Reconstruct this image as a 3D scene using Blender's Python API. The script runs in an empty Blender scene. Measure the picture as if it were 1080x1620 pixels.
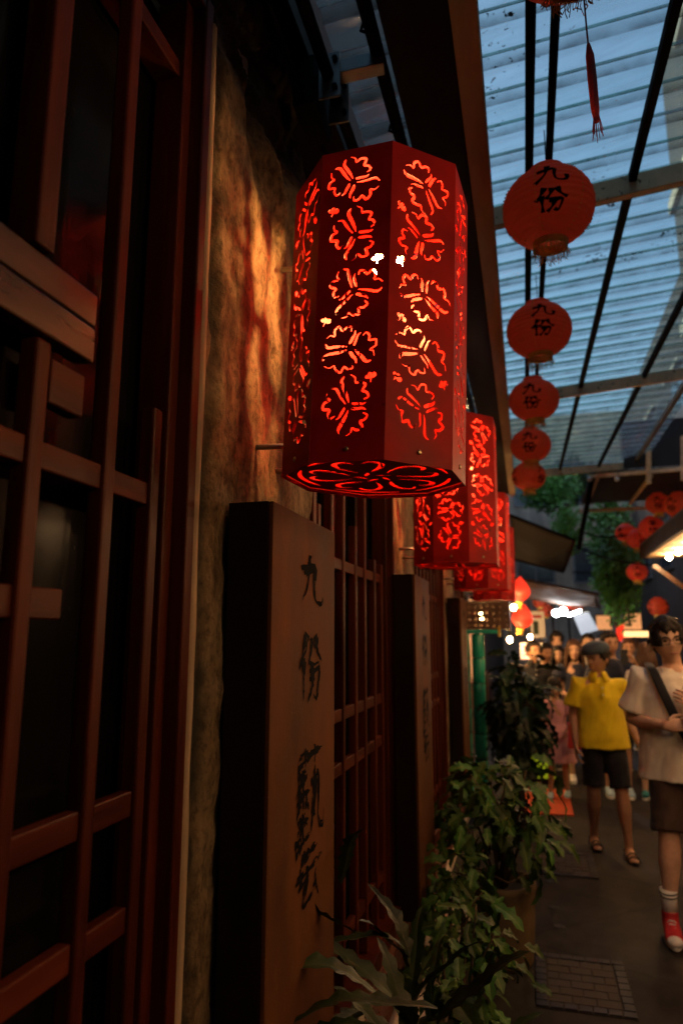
import bpy, bmesh, math, random
from mathutils import Vector, Matrix, noise
R_ = math.radians
random.seed(7)
S = bpy.context.scene
COL = S.collection

# ---------------------------------------------------------------- camera
CAM_Z, PITCH, YAW, FPX = 1.65, 10.2, 15.3, 1080.0
cd = bpy.data.cameras.new('camera')
cam = bpy.data.objects.new('camera', cd)
COL.objects.link(cam)
cam.location = (0, 0, CAM_Z)
cam.rotation_euler = (R_(90 + PITCH), 0, R_(YAW))
cd.sensor_fit = 'VERTICAL'
cd.sensor_height = 36.0
cd.lens = 24.0
cd.clip_start = 0.05
cd.clip_end = 500
cd.dof.use_dof = True
cd.dof.focus_distance = 1.65
cd.dof.aperture_fstop = 2.4
cd.dof.aperture_blades = 9
S.camera = cam

# ---------------------------------------------------------------- sky and sun (dusk; the sun is low behind the tea house)
SUN_EL, SUN_ROT = 36.0, -80.0
wd = bpy.data.worlds.new('World')
S.world = wd
wd.use_nodes = True
wn = wd.node_tree.nodes
bg = wn['Background']
sky = wn.new('ShaderNodeTexSky')
sky.sky_type = 'NISHITA'
sky.sun_disc = False
sky.sun_elevation = R_(SUN_EL)
sky.sun_rotation = R_(SUN_ROT)
sky.dust_density = 1.5
sky.ozone_density = 0.8
wd.node_tree.links.new(sky.outputs[0], bg.inputs[0])
bg.inputs[1].default_value = 0.15
sl = bpy.data.lights.new('sun', 'SUN')
sl.energy = 0.15
sl.angle = R_(12)
sl.color = (1, .9, .78)
so = bpy.data.objects.new('sun', sl)
COL.objects.link(so)
_az = R_(SUN_ROT)
_sd = Vector((math.sin(_az) * math.cos(R_(SUN_EL)), math.cos(_az) * math.cos(R_(SUN_EL)), math.sin(R_(SUN_EL))))
so.rotation_euler = (-_sd).to_track_quat('-Z', 'Y').to_euler()
so.location = (-8, 0, 9)
vs = S.view_settings
vs.view_transform = 'Standard'
vs.look = 'None'
vs.exposure = 0.75
vs.gamma = 1.0
vs.use_curve_mapping = False
try:
    S.cycles.max_bounces = 8
    S.cycles.transparent_max_bounces = 12
    S.cycles.use_denoising = True
    S.cycles.sample_clamp_indirect = 6
    S.cycles.use_adaptive_sampling = True
except Exception:
    pass

# ---------------------------------------------------------------- where a direction seen from the street meets a real plane
_h = Vector((-math.sin(R_(YAW)), math.cos(R_(YAW)), 0))
_r = Vector((math.cos(R_(YAW)), math.sin(R_(YAW)), 0))
_fw = _h * math.cos(R_(PITCH)) + Vector((0, 0, 1)) * math.sin(R_(PITCH))
_up = Vector((0, 0, 1)) * math.cos(R_(PITCH)) - _h * math.sin(R_(PITCH))
EYE = Vector((0, 0, CAM_Z))


def at(px, py, X=None, Y=None, Z=None):
    d = _fw + _r * ((px - 540) / FPX) + _up * ((810 - py) / FPX)
    t = X / d.x if X is not None else (Y / d.y if Y is not None else (Z - CAM_Z) / d.z)
    return EYE + d * t


# ---------------------------------------------------------------- helpers
class MB:
    def __init__(s):
        s.v, s.f, s.mi, s.cur = [], [], [], 0

    def add(s, vs, fs):
        o = len(s.v)
        s.v += [Vector(v) for v in vs]
        s.f += [tuple(i + o for i in f) for f in fs]
        s.mi += [s.cur] * len(fs)
        return s

    def box(s, x0, x1, y0, y1, z0, z1):
        return s.add([(x0, y0, z0), (x1, y0, z0), (x1, y1, z0), (x0, y1, z0), (x0, y0, z1), (x1, y0, z1), (x1, y1, z1), (x0, y1, z1)],
                     [(0, 3, 2, 1), (4, 5, 6, 7), (0, 1, 5, 4), (1, 2, 6, 5), (2, 3, 7, 6), (3, 0, 4, 7)])

    def hexa(s, p):       # eight corners, bottom four then top four
        return s.add(p, [(0, 3, 2, 1), (4, 5, 6, 7), (0, 1, 5, 4), (1, 2, 6, 5), (2, 3, 7, 6), (3, 0, 4, 7)])

    def beam(s, a, b, w, h, up=(0, 0, 1)):
        a, b = Vector(a), Vector(b)
        d = (b - a).normalized()
        u = Vector(up)
        x = d.cross(u).normalized()
        u = x.cross(d).normalized()
        c = []
        for zz in (-h / 2, h / 2):
            for e, sg in ((a, -1), (a, 1), (b, 1), (b, -1)):
                c.append(e + x * sg * w / 2 + u * zz)
        return s.hexa(c)

    def tube(s, pts, rad, n=8, caps=True, ry=None, side=None):
        pts = [Vector(p) for p in pts]
        k = len(pts)
        if not hasattr(rad, '__len__'):
            rad = [rad] * k
        if ry is None:
            ry = rad
        elif not hasattr(ry, '__len__'):
            ry = [ry] * k
        vs, fs = [], []
        px = None
        for i, p in enumerate(pts):
            d = (pts[min(i + 1, k - 1)] - pts[max(i - 1, 0)])
            d = d.normalized() if d.length > 1e-9 else Vector((0, 0, 1))
            if px is None:
                ref = Vector(side) if side is not None else (Vector((1, 0, 0)) if abs(d.x) < .9 else Vector((0, 1, 0)))
                px = ref
            x = (px - d * px.dot(d))
            x = x.normalized() if x.length > 1e-6 else d.orthogonal().normalized()
            y = d.cross(x)
            px = x
            for j in range(n):
                a = 2 * math.pi * j / n
                vs.append(p + x * math.cos(a) * rad[i] + y * math.sin(a) * ry[i])
        for i in range(k - 1):
            for j in range(n):
                fs.append((i * n + j, i * n + (j + 1) % n, (i + 1) * n + (j + 1) % n, (i + 1) * n + j))
        if caps:
            fs.append(tuple(range(n - 1, -1, -1)))
            fs.append(tuple((k - 1) * n + j for j in range(n)))
        return s.add(vs, fs)

    def lathe(s, prof, n=24, c=(0, 0, 0), cap=False):
        c = Vector(c)
        vs, fs = [], []
        for r, z in prof:
            for j in range(n):
                a = 2 * math.pi * j / n
                vs.append(c + Vector((r * math.cos(a), r * math.sin(a), z)))
        for i in range(len(prof) - 1):
            for j in range(n):
                fs.append((i * n + j, i * n + (j + 1) % n, (i + 1) * n + (j + 1) % n, (i + 1) * n + j))
        if cap:
            fs.append(tuple(range(n - 1, -1, -1)))
            fs.append(tuple((len(prof) - 1) * n + j for j in range(n)))
        return s.add(vs, fs)

    def ball(s, c, rx, ry=None, rz=None, n=14, m=9):
        ry = ry or rx
        rz = rz or rx
        c = Vector(c)
        vs, fs = [c + Vector((0, 0, -rz))], []
        for i in range(1, m):
            t = math.pi * i / m - math.pi / 2
            for j in range(n):
                a = 2 * math.pi * j / n
                vs.append(c + Vector((rx * math.cos(t) * math.cos(a), ry * math.cos(t) * math.sin(a), rz * math.sin(t))))
        vs.append(c + Vector((0, 0, rz)))
        for j in range(n):
            fs.append((0, 1 + (j + 1) % n, 1 + j))
            fs.append((len(vs) - 1, 1 + (m - 2) * n + j, 1 + (m - 2) * n + (j + 1) % n))
        for i in range(m - 2):
            for j in range(n):
                fs.append((1 + i * n + j, 1 + i * n + (j + 1) % n, 1 + (i + 1) * n + (j + 1) % n, 1 + (i + 1) * n + j))
        return s.add(vs, fs)

    def prism(s, poly, fn, t0, t1):   # 2-D outline extruded; fn(u, v, t) -> point
        n = len(poly)
        vs = [fn(u, v, t0) for u, v in poly] + [fn(u, v, t1) for u, v in poly]
        fs = [tuple(range(n - 1, -1, -1)), tuple(range(n, 2 * n))]
        fs += [(i, (i + 1) % n, n + (i + 1) % n, n + i) for i in range(n)]
        return s.add(vs, fs)

    def mesh(s, name, mats, smooth=False):
        me = bpy.data.meshes.new(name)
        me.from_pydata([tuple(v) for v in s.v], [], s.f)
        for m in (mats if isinstance(mats, (list, tuple)) else [mats]):
            me.materials.append(m)
        if any(s.mi):
            me.polygons.foreach_set('material_index', s.mi)
        if smooth:
            me.polygons.foreach_set('use_smooth', [True] * len(me.polygons))
        me.update()
        return me

    def build(s, name, mats, parent=None, smooth=False, bevel=0, world=False):
        if world and parent is not None:
            p = parent
            off = Vector((0, 0, 0))
            while p is not None:
                off += p.location
                p = p.parent
            s.v = [v - off for v in s.v]
        return link(name, s.mesh(name, mats, smooth), parent, bevel=bevel)


def link(name, me, parent=None, loc=(0, 0, 0), rot=(0, 0, 0), sc=(1, 1, 1), bevel=0):
    o = bpy.data.objects.new(name, me)
    COL.objects.link(o)
    o.parent = parent
    o.location = loc
    o.rotation_euler = rot
    o.scale = sc
    if bevel:
        b = o.modifiers.new('bevel', 'BEVEL')
        b.width = bevel
        b.segments = 2
        b.limit_method = 'ANGLE'
    return o


def tag(o, label=None, cat=None, group=None, kind=None):
    if label:
        o['label'] = label
    if cat:
        o['category'] = cat
    if group:
        o['group'] = group
    if kind:
        o['kind'] = kind
    return o


def thing(name, label, cat, loc=(0, 0, 0), rz=0, group=None):
    o = link(name, None, None, loc, (0, 0, rz))
    o.empty_display_size = .1
    return tag(o, label, cat, group)


def kids(o):
    return [c for c in COL.objects if c.parent == o]


def copy_tree(o, parent=None, depth=0):
    c = o.copy()
    COL.objects.link(c)
    if parent is not None:
        c.parent = parent
    for ch in list(o.children):
        copy_tree(ch, c)
    return c


# ---------------------------------------------------------------- materials
def nodes(name):
    m = bpy.data.materials.new(name)
    m.use_nodes = True
    nt = m.node_tree
    return m, nt, nt.nodes['Principled BSDF'], nt.links


def noise_tex(nt, scale, stretch=(1, 1, 1), detail=5, rough=.6, rnd=True):
    N, L = nt.nodes, nt.links
    tc = N.new('ShaderNodeTexCoord')
    mp = N.new('ShaderNodeMapping')
    mp.inputs['Scale'].default_value = stretch
    L.new(tc.outputs['Object'], mp.inputs[0])
    if rnd:
        oi = N.new('ShaderNodeObjectInfo')
        ml = N.new('ShaderNodeMath')
        ml.operation = 'MULTIPLY'
        ml.inputs[1].default_value = 37.0
        L.new(oi.outputs['Random'], ml.inputs[0])
        L.new(ml.outputs[0], mp.inputs['Location'])
    t = N.new('ShaderNodeTexNoise')
    t.inputs['Scale'].default_value = scale
    t.inputs['Detail'].default_value = detail
    t.inputs['Roughness'].default_value = rough
    L.new(mp.outputs[0], t.inputs['Vector'])
    return t


def ramp(nt, src, stops):
    r = nt.nodes.new('ShaderNodeValToRGB')
    e = r.color_ramp.elements
    while len(e) < len(stops):
        e.new(.5)
    for i, (p, c) in enumerate(stops):
        e[i].position = p
        e[i].color = (*c, 1) if len(c) == 3 else c
    nt.links.new(src, r.inputs[0])
    return r


def M(name, base, rough=.5, metal=0, var=.35, scale=9, stretch=(1, 1, 1), bump=.15, bscale=60, bdist=.002, spec=.5, coat=0,
      emit=None, estr=0, trans=0, sheen=0, speck=None, sss=0):
    m, nt, P, L = nodes(name)
    t = noise_tex(nt, scale, stretch)
    lo = tuple(max(0, c * (1 - var)) for c in base)
    hi = tuple(min(1, c * (1 + var)) for c in base)
    r = ramp(nt, t.outputs[0], [(.3, lo), (.7, hi)])
    col = r.outputs[0]
    if speck:
        t3 = noise_tex(nt, speck[1], (1, 1, 1), 4)
        r3 = ramp(nt, t3.outputs[0], [(speck[2], (0, 0, 0)), (speck[2] + .08, (1, 1, 1))])
        mx = nt.nodes.new('ShaderNodeMix')
        mx.data_type = 'RGBA'
        L.new(r3.outputs[0], mx.inputs[0])
        L.new(col, mx.inputs[6])
        mx.inputs[7].default_value = (*speck[0], 1)
        col = mx.outputs[2]
    L.new(col, P.inputs['Base Color'])
    rr = ramp(nt, t.outputs[0], [(.3, (max(0, rough - .12),) * 3), (.7, (min(1, rough + .12),) * 3)])
    L.new(rr.outputs[0], P.inputs['Roughness'])
    P.inputs['Metallic'].default_value = metal
    P.inputs['Specular IOR Level'].default_value = spec
    P.inputs['Coat Weight'].default_value = coat
    P.inputs['Coat Roughness'].default_value = .15
    if sheen:
        P.inputs['Sheen Weight'].default_value = sheen
    if trans:
        P.inputs['Transmission Weight'].default_value = trans
    if sss:
        P.inputs['Subsurface Weight'].default_value = sss
        P.inputs['Subsurface Radius'].default_value = (.01, .004, .002)
    if emit:
        P.inputs['Emission Color'].default_value = (*emit, 1)
        P.inputs['Emission Strength'].default_value = estr
    if bump:
        t2 = noise_tex(nt, bscale, stretch)
        b = nt.nodes.new('ShaderNodeBump')
        b.inputs['Strength'].default_value = bump
        b.inputs['Distance'].default_value = bdist
        L.new(t2.outputs[0], b.inputs['Height'])
        L.new(b.outputs[0], P.inputs['Normal'])
    return m


def lamp(name, color, strength):
    m = bpy.data.materials.new(name)
    m.use_nodes = True
    nt = m.node_tree
    for n in list(nt.nodes):
        nt.nodes.remove(n)
    e = nt.nodes.new('ShaderNodeEmission')
    e.inputs[0].default_value = (*color, 1)
    e.inputs[1].default_value = strength
    o = nt.nodes.new('ShaderNodeOutputMaterial')
    nt.links.new(e.outputs[0], o.inputs[0])
    return m


def plaster():
    m, nt, P, L = nodes('old_plaster')
    N = nt.nodes
    big = noise_tex(nt, 4.0, (1, 1, .8), 8, .7)
    fine = noise_tex(nt, 55, (1, 1, .8), 6, .7)
    streak = noise_tex(nt, 11, (1, 1, .42), 8, .7)
    c1 = ramp(nt, big.outputs[0], [(.25, (.09, .055, .025)), (.45, (.22, .145, .075)), (.62, (.33, .235, .135)), (.8, (.17, .1, .05))])
    s1 = ramp(nt, streak.outputs[0], [(.36, (.22, .18, .15)), (.56, (1, 1, 1))])
    f1 = ramp(nt, fine.outputs[0], [(.36, (.25, .22, .18)), (.52, (1, 1, 1))])
    a = N.new('ShaderNodeMix')
    a.data_type = 'RGBA'
    a.blend_type = 'MULTIPLY'
    a.inputs[0].default_value = .9
    L.new(c1.outputs[0], a.inputs[6])
    L.new(s1.outputs[0], a.inputs[7])
    b = N.new('ShaderNodeMix')
    b.data_type = 'RGBA'
    b.blend_type = 'MULTIPLY'
    b.inputs[0].default_value = .7
    L.new(a.outputs[2], b.inputs[6])
    L.new(f1.outputs[0], b.inputs[7])
    # mortar in the groove, stains, and a darker pier head and hole, stored per vertex by the pier builder
    at_ = N.new('ShaderNodeAttribute')
    at_.attribute_name = 'mortar_dark'
    c = N.new('ShaderNodeMix')
    c.data_type = 'RGBA'
    L.new(at_.outputs['Fac'], c.inputs[0])
    L.new(b.outputs[2], c.inputs[6])
    c.inputs[7].default_value = (.03, .026, .016, 1)
    L.new(c.outputs[2], P.inputs['Base Color'])
    P.inputs['Roughness'].default_value = .8
    P.inputs['Specular IOR Level'].default_value = .25
    bp = N.new('ShaderNodeBump')
    bp.inputs['Strength'].default_value = 1
    bp.inputs['Distance'].default_value = .009
    L.new(fine.outputs[0], bp.inputs['Height'])
    bp2 = N.new('ShaderNodeBump')
    bp2.inputs['Strength'].default_value = .5
    bp2.inputs['Distance'].default_value = .012
    L.new(streak.outputs[0], bp2.inputs['Height'])
    L.new(bp.outputs[0], bp2.inputs['Normal'])
    L.new(bp2.outputs[0], P.inputs['Normal'])
    return m


def roof_glass():
    m = bpy.data.materials.new('clear_roof_sheet')
    m.use_nodes = True
    nt = m.node_tree
    N, L = nt.nodes, nt.links
    for n in list(N):
        N.remove(n)
    out = N.new('ShaderNodeOutputMaterial')
    tr = N.new('ShaderNodeBsdfTransparent')
    tint = noise_tex(nt, 1.3, (1, 2.5, 1), 3)
    tc = ramp(nt, tint.outputs[0], [(.3, (.66, .91, .84)), (.7, (.78, 1.0, .93))])
    L.new(tc.outputs[0], tr.inputs[0])
    gl = N.new('ShaderNodeBsdfGlossy')
    gl.inputs['Roughness'].default_value = .12
    gl.inputs[0].default_value = (.9, .95, 1, 1)
    lw = N.new('ShaderNodeLayerWeight')
    lw.inputs[0].default_value = .5
    pw = N.new('ShaderNodeMath')
    pw.operation = 'POWER'
    pw.inputs[1].default_value = 4.0
    L.new(lw.outputs['Facing'], pw.inputs[0])
    fr = N.new('ShaderNodeMath')
    fr.operation = 'MULTIPLY_ADD'
    fr.inputs[1].default_value = .85
    fr.inputs[2].default_value = .035
    L.new(pw.outputs[0], fr.inputs[0])
    mg = N.new('ShaderNodeMixShader')
    L.new(fr.outputs[0], mg.inputs[0])
    L.new(tr.outputs[0], mg.inputs[1])
    L.new(gl.outputs[0], mg.inputs[2])
    tl = N.new('ShaderNodeBsdfTranslucent')
    tl.inputs[0].default_value = (.7, .8, .85, 1)
    df = N.new('ShaderNodeBsdfDiffuse')
    df.inputs[0].default_value = (.1, .1, .08, 1)
    haze = noise_tex(nt, 6, (.5, 3, 1), 6)
    hr = ramp(nt, haze.outputs[0], [(.35, (.1,) * 3), (.72, (.36,) * 3)])
    m1 = N.new('ShaderNodeMixShader')
    L.new(hr.outputs[0], m1.inputs[0])
    L.new(mg.outputs[0], m1.inputs[1])
    L.new(tl.outputs[0], m1.inputs[2])
    sp = noise_tex(nt, 38, (1, 1, 1), 3, .5)
    sp2 = noise_tex(nt, 2.2, (1, 1, 1), 3, .5)
    ad = N.new('ShaderNodeMath')
    ad.operation = 'MULTIPLY'
    L.new(sp.outputs[0], ad.inputs[0])
    L.new(sp2.outputs[0], ad.inputs[1])
    sr = ramp(nt, ad.outputs[0], [(.4, (0, 0, 0)), (.44, (.7,) * 3)])
    sa = N.new('ShaderNodeAttribute')
    sa.attribute_name = 'seam'
    sn = noise_tex(nt, 9, (1, 1, 1), 4)
    sm_ = N.new('ShaderNodeMath')
    sm_.operation = 'MULTIPLY'
    L.new(sa.outputs['Fac'], sm_.inputs[0])
    L.new(sn.outputs[0], sm_.inputs[1])
    s2 = N.new('ShaderNodeMath')
    s2.operation = 'MULTIPLY_ADD'
    s2.inputs[1].default_value = 1.25
    s2.use_clamp = True
    L.new(sm_.outputs[0], s2.inputs[0])
    L.new(sr.outputs[0], s2.inputs[2])
    m2 = N.new('ShaderNodeMixShader')
    L.new(s2.outputs[0], m2.inputs[0])
    L.new(m1.outputs[0], m2.inputs[1])
    L.new(df.outputs[0], m2.inputs[2])
    L.new(m2.outputs[0], out.inputs[0])
    return m


def asphalt():
    m, nt, P, L = nodes('worn_asphalt')
    N = nt.nodes
    big = noise_tex(nt, .9, (1, 1, 1), 7, .6)
    fine = noise_tex(nt, 160, (1, 1, 1), 4, .7)
    c1 = ramp(nt, big.outputs[0], [(.3, (.012, .0105, .0095)), (.5, (.02, .0175, .0155)), (.72, (.034, .03, .026))])
    f1 = ramp(nt, fine.outputs[0], [(.3, (.55, .55, .55)), (.7, (1.35, 1.3, 1.25))])
    a = N.new('ShaderNodeMix')
    a.data_type = 'RGBA'
    a.blend_type = 'MULTIPLY'
    a.inputs[0].default_value = 1
    L.new(c1.outputs[0], a.inputs[6])
    L.new(f1.outputs[0], a.inputs[7])
    pt = noise_tex(nt, 2.6, (1, 1, 1), 8, .75)
    p1 = ramp(nt, pt.outputs[0], [(.4, (.45, .43, .4)), (.5, (1, 1, 1)), (.62, (1.35, 1.3, 1.2))])
    vo = N.new('ShaderNodeTexVoronoi')
    vo.feature = 'DISTANCE_TO_EDGE'
    vo.inputs['Scale'].default_value = .8
    tcv = N.new('ShaderNodeTexCoord')
    ds = N.new('ShaderNodeMix')
    ds.data_type = 'RGBA'
    ds.inputs[0].default_value = .12
    L.new(tcv.outputs['Object'], ds.inputs[6])
    L.new(pt.outputs[1], ds.inputs[7])
    L.new(ds.outputs[2], vo.inputs['Vector'])
    cr = ramp(nt, vo.outputs['Distance'], [(.003, (.25, .25, .25)), (.011, (1, 1, 1))])
    for q in (p1, cr):
        k = N.new('ShaderNodeMix')
        k.data_type = 'RGBA'
        k.blend_type = 'MULTIPLY'
        k.inputs[0].default_value = .9
        L.new(a.outputs[2], k.inputs[6])
        L.new(q.outputs[0], k.inputs[7])
        a = k
    L.new(a.outputs[2], P.inputs['Base Color'])
    P.inputs['Specular IOR Level'].default_value = .25
    rr = ramp(nt, big.outputs[0], [(.35, (.5,) * 3), (.65, (.85,) * 3)])
    L.new(rr.outputs[0], P.inputs['Roughness'])
    b = N.new('ShaderNodeBump')
    b.inputs['Strength'].default_value = .6
    b.inputs['Distance'].default_value = .004
    L.new(fine.outputs[0], b.inputs['Height'])
    L.new(b.outputs[0], P.inputs['Normal'])
    return m


MT = {}
MT['plaster'] = plaster()
MT['glassroof'] = roof_glass()
MT['asphalt'] = asphalt()
MT['wood'] = M('red_lacquered_wood', (.058, .0088, .002), .5, spec=.16, var=.6, scale=16, stretch=(1, 1, .08), bump=.5, bscale=70)
MT['woodh'] = M('red_lacquered_wood_rails', (.062, .0094, .0021), .5, spec=.16, var=.6, scale=16, stretch=(1, .08, 1), bump=.5, bscale=70)
MT['plank'] = M('varnished_plank', (.075, .026, .007), .34, var=.55, scale=10, stretch=(1, .1, 1), bump=.3, bscale=60, coat=.2)
MT['darkwood'] = M('dark_stained_wood', (.014, .006, .004), .7, spec=.15, var=.4, scale=10, stretch=(1, .15, .3), bump=.3)
MT['fascia'] = M('weathered_board', (.5, .37, .24), .7, var=.35, scale=7, stretch=(1, .2, 1), bump=.4, bscale=50, bdist=.004)
MT['blackmetal'] = M('black_painted_steel', (.009, .009, .01), .8, spec=.08, var=.4, bump=.1)
MT['steel'] = M('galvanised_steel', (.28, .29, .29), .5, .8, var=.3, scale=14, bump=.1)
MT['creambar'] = M('cream_painted_steel', (.8, .58, .34), .6, var=.3, scale=5, bump=.2, speck=((.16, .09, .04), 26, .6))
MT['lanternred'] = M('red_enamel', (.38, .009, .007), .55, spec=.13, var=.35, scale=6, bump=.12, bscale=40, bdist=.001, speck=((.06, .006, .005), 34, .68))
MT['lanterninner'] = M('inner_red_enamel', (.6, .013, .008), .45, var=.15, scale=6, bump=0)
MT['bulb'] = lamp('bulb_glow', (1, .5, .15), 180)
MT['brass'] = M('brass_screw', (.5, .38, .2), .4, 1, var=.2)
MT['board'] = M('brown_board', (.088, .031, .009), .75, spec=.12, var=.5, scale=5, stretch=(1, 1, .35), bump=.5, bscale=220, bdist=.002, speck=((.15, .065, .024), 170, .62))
MT['shadedside'] = M('shade_toned_board_edge', (.012, .005, .003), .8, spec=.1, var=.4, scale=7, stretch=(1, 1, .2), bump=.3)  # shade on the board's sides, painted in as a near-black tone
MT['ink'] = M('black_ink', (.004, .003, .003), .9, spec=.05, var=.2, bump=.2)
MT['pane'] = None
MT['glass'] = M('dark_window_glass', (.006, .005, .005), .22, spec=.14, var=.2, scale=3, bump=.04, bscale=3, bdist=.01)
MT['inside'] = M('dark_interior', (.02, .012, .01), .8, var=.4, bump=0)
MT['putty'] = M('grey_mortar_strip', (.3, .21, .13), .85, var=.3, scale=12, stretch=(1, 1, .2), bump=.5, bdist=.004)
def glow_cloth(name, c):
    m = M(name, c, .6, var=.3, scale=5, stretch=(1, 1, 2.5), bump=.15, emit=(1, .1, .03), estr=.03)  # faint even glow put into the cloth itself; no bulb inside
    nt = m.node_tree
    P = nt.nodes['Principled BSDF']
    out = [n for n in nt.nodes if n.type == 'OUTPUT_MATERIAL'][0]
    tl = nt.nodes.new('ShaderNodeBsdfTranslucent')
    tl.inputs[0].default_value = (1, .27, .12, 1)
    mx = nt.nodes.new('ShaderNodeMixShader')
    mx.inputs[0].default_value = .55
    nt.links.new(P.outputs[0], mx.inputs[1])
    nt.links.new(tl.outputs[0], mx.inputs[2])
    nt.links.new(mx.outputs[0], out.inputs[0])
    return m


MT['paper'] = glow_cloth('red_lantern_cloth', (.72, .11, .045))
MT['gold'] = M('gold_trim', (.75, .45, .06), .5, 0, var=.3, scale=20, bump=.2)
MT['threads'] = M('dull_gold_fringe', (.6, .42, .14), .7, var=.35, scale=20, bump=0)
MT['tassel'] = M('red_thread', (.4, .02, .02), .7, var=.3, scale=30, bump=0)
MT['teal'] = M('teal_paint', (.02, .42, .3), .4, var=.25, scale=6, bump=.1, coat=.2)
def leafmat(name, base, rib):
    m, nt, P, L = nodes(name)
    N = nt.nodes
    t = noise_tex(nt, 9, (1, 1, 1), 5)
    r = ramp(nt, t.outputs[0], [(.28, tuple(c * .45 for c in base)), (.55, base), (.75, tuple(c * 1.5 for c in base))])
    at_ = N.new('ShaderNodeAttribute')
    at_.attribute_name = 'rib'
    mx = N.new('ShaderNodeMix')
    mx.data_type = 'RGBA'
    L.new(at_.outputs['Fac'], mx.inputs[0])
    L.new(r.outputs[0], mx.inputs[6])
    mx.inputs[7].default_value = (*rib, 1)
    oi = N.new('ShaderNodeObjectInfo')
    hs = N.new('ShaderNodeHueSaturation')
    mr = N.new('ShaderNodeMapRange')
    mr.inputs[3].default_value = .4
    mr.inputs[4].default_value = 1.25
    L.new(oi.outputs['Random'], mr.inputs[0])
    L.new(mr.outputs[0], hs.inputs['Value'])
    mh = N.new('ShaderNodeMapRange')
    mh.inputs[3].default_value = .47
    mh.inputs[4].default_value = .515
    L.new(oi.outputs['Random'], mh.inputs[0])
    L.new(mh.outputs[0], hs.inputs['Hue'])
    L.new(mx.outputs[2], hs.inputs['Color'])
    L.new(hs.outputs[0], P.inputs['Base Color'])
    P.inputs['Roughness'].default_value = .5
    P.inputs['Specular IOR Level'].default_value = .3
    w = N.new('ShaderNodeTexNoise')
    b = N.new('ShaderNodeBump')
    w.inputs['Scale'].default_value = 70
    tc = N.new('ShaderNodeTexCoord')
    L.new(tc.outputs['Object'], w.inputs['Vector'])
    b.inputs['Strength'].default_value = .4
    b.inputs['Distance'].default_value = .003
    L.new(w.outputs[0], b.inputs['Height'])
    L.new(b.outputs[0], P.inputs['Normal'])
    return m


MT['leaf'] = leafmat('dark_green_leaf', (.045, .12, .014), (.1, .16, .04))
MT['leafdeep'] = leafmat('deep_green_leaf', (.008, .03, .009), (.02, .05, .015))
MT['frond'] = leafmat('dull_green_frond', (.02, .036, .005), (.045, .055, .014))
MT['vine'] = M('vine_leaf', (.14, .36, .07), .5, var=.5, scale=2, bump=0)
MT['stem'] = M('brown_stem', (.09, .055, .03), .7, var=.3)
MT['pot'] = M('weathered_terracotta', (.11, .07, .03), .75, var=.5, scale=5, stretch=(1, 1, .6), bump=.5, bdist=.004, speck=((.06, .05, .03), 9, .6))
MT['soil'] = M('soil', (.03, .022, .015), .9, var=.4, bump=.6, bdist=.01)
MT['tile'] = M('dark_paver', (.009, .008, .008), .5, var=.4, scale=6, bump=.3, bdist=.003)
MT['brick'] = M('dull_brick', (.04, .03, .022), .75, var=.35, scale=6, bump=.5, bdist=.003)
MT['redbrick'] = M('red_brick', (.17, .06, .035), .75, var=.35, scale=8, bump=.5, bdist=.004)
MT['concrete'] = M('stained_concrete', (.74, .62, .46), .85, var=.35, scale=2.2, stretch=(1, 1, .4), bump=.4, bdist=.006)
MT['darkconc'] = M('dark_render', (.11, .095, .08), .85, var=.35, scale=1.6, stretch=(1, 1, .4), bump=.3, bdist=.006)
MT['mat'] = M('orange_red_mat', (.5, .07, .02), .85, var=.25, scale=12, bump=.6, bscale=180, bdist=.004)
MT['blackcloth'] = M('black_awning_cloth', (.02, .02, .02), .7, var=.4, scale=3, bump=.3)
MT['browncloth'] = M('brown_awning_cloth', (.1, .05, .03), .75, var=.4, scale=3, bump=.3)
MT['beige'] = M('beige_awning_lining', (.5, .36, .2), .8, var=.2, scale=3, bump=.2)
MT['downlight'] = lamp('downlight_glow', (1, .56, .25), 235)
MT['flood'] = lamp('floodlight_glow', (.92, .97, 1), 70)
MT['warmbulb'] = lamp('warm_bulb_glow', (1, .55, .2), 420)
MT['heartglow'] = M('glowing_red_lantern', (.6, .03, .02), .5, emit=(1, .035, .012), estr=.7, bump=0)
MT['litpaper'] = M('lit_red_lantern', (.6, .05, .03), .6, emit=(1, .05, .02), estr=.05, bump=0)
MT['signlit'] = M('lit_pink_sign', (.7, .5, .4), .5, emit=(1, .62, .42), estr=.7, bump=0)
MT['signgreen'] = M('lit_green_panel', (.2, .4, .02), .5, emit=(.36, .42, .01), estr=.3, bump=0, var=.5, scale=4)
MT['signblue'] = M('lit_cyan_strip', (.05, .4, .6), .5, emit=(.03, .45, .75), estr=.7, bump=0)
MT['white'] = M('white_paint', (.75, .75, .74), .5, var=.1, bump=.05)
MT['sheetglow'] = M('glowing_canvas_sheet', (.75, .8, .88), .5, var=.1, bump=0, emit=(.75, .85, 1), estr=.35)  # floodlit look put in as a glow of the canvas itself
MT['winblue'] = M('far_window_glass', (.05, .07, .09), .15, var=.3, bump=0)

# =================================================================== THE GROUND
g = MB()
g.add([(-40, -25, 0), (40, -25, 0), (40, 70, 0), (-40, 70, 0)], [(0, 1, 2, 3)])
tag(g.build('ground', MT['asphalt']), kind='structure')


def bricks(mb_list_fn, x0, x1, y0, y1, nx, ny, z0, z1, gap, off=True):
    w = (x1 - x0) / nx
    h = (y1 - y0) / ny
    for j in range(ny):
        o = (w * .5 if (off and j % 2) else 0)
        for i in range(-1, nx + 1):
            a, b = max(x0, x0 + i * w + o), min(x1, x0 + (i + 1) * w + o)
            if b - a > .25 * w:
                mb_list_fn(a + gap / 2, b - gap / 2, y0 + j * h + gap / 2, y0 + (j + 1) * h - gap / 2, z0, z1 + random.uniform(-.0012, .0012))


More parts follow.
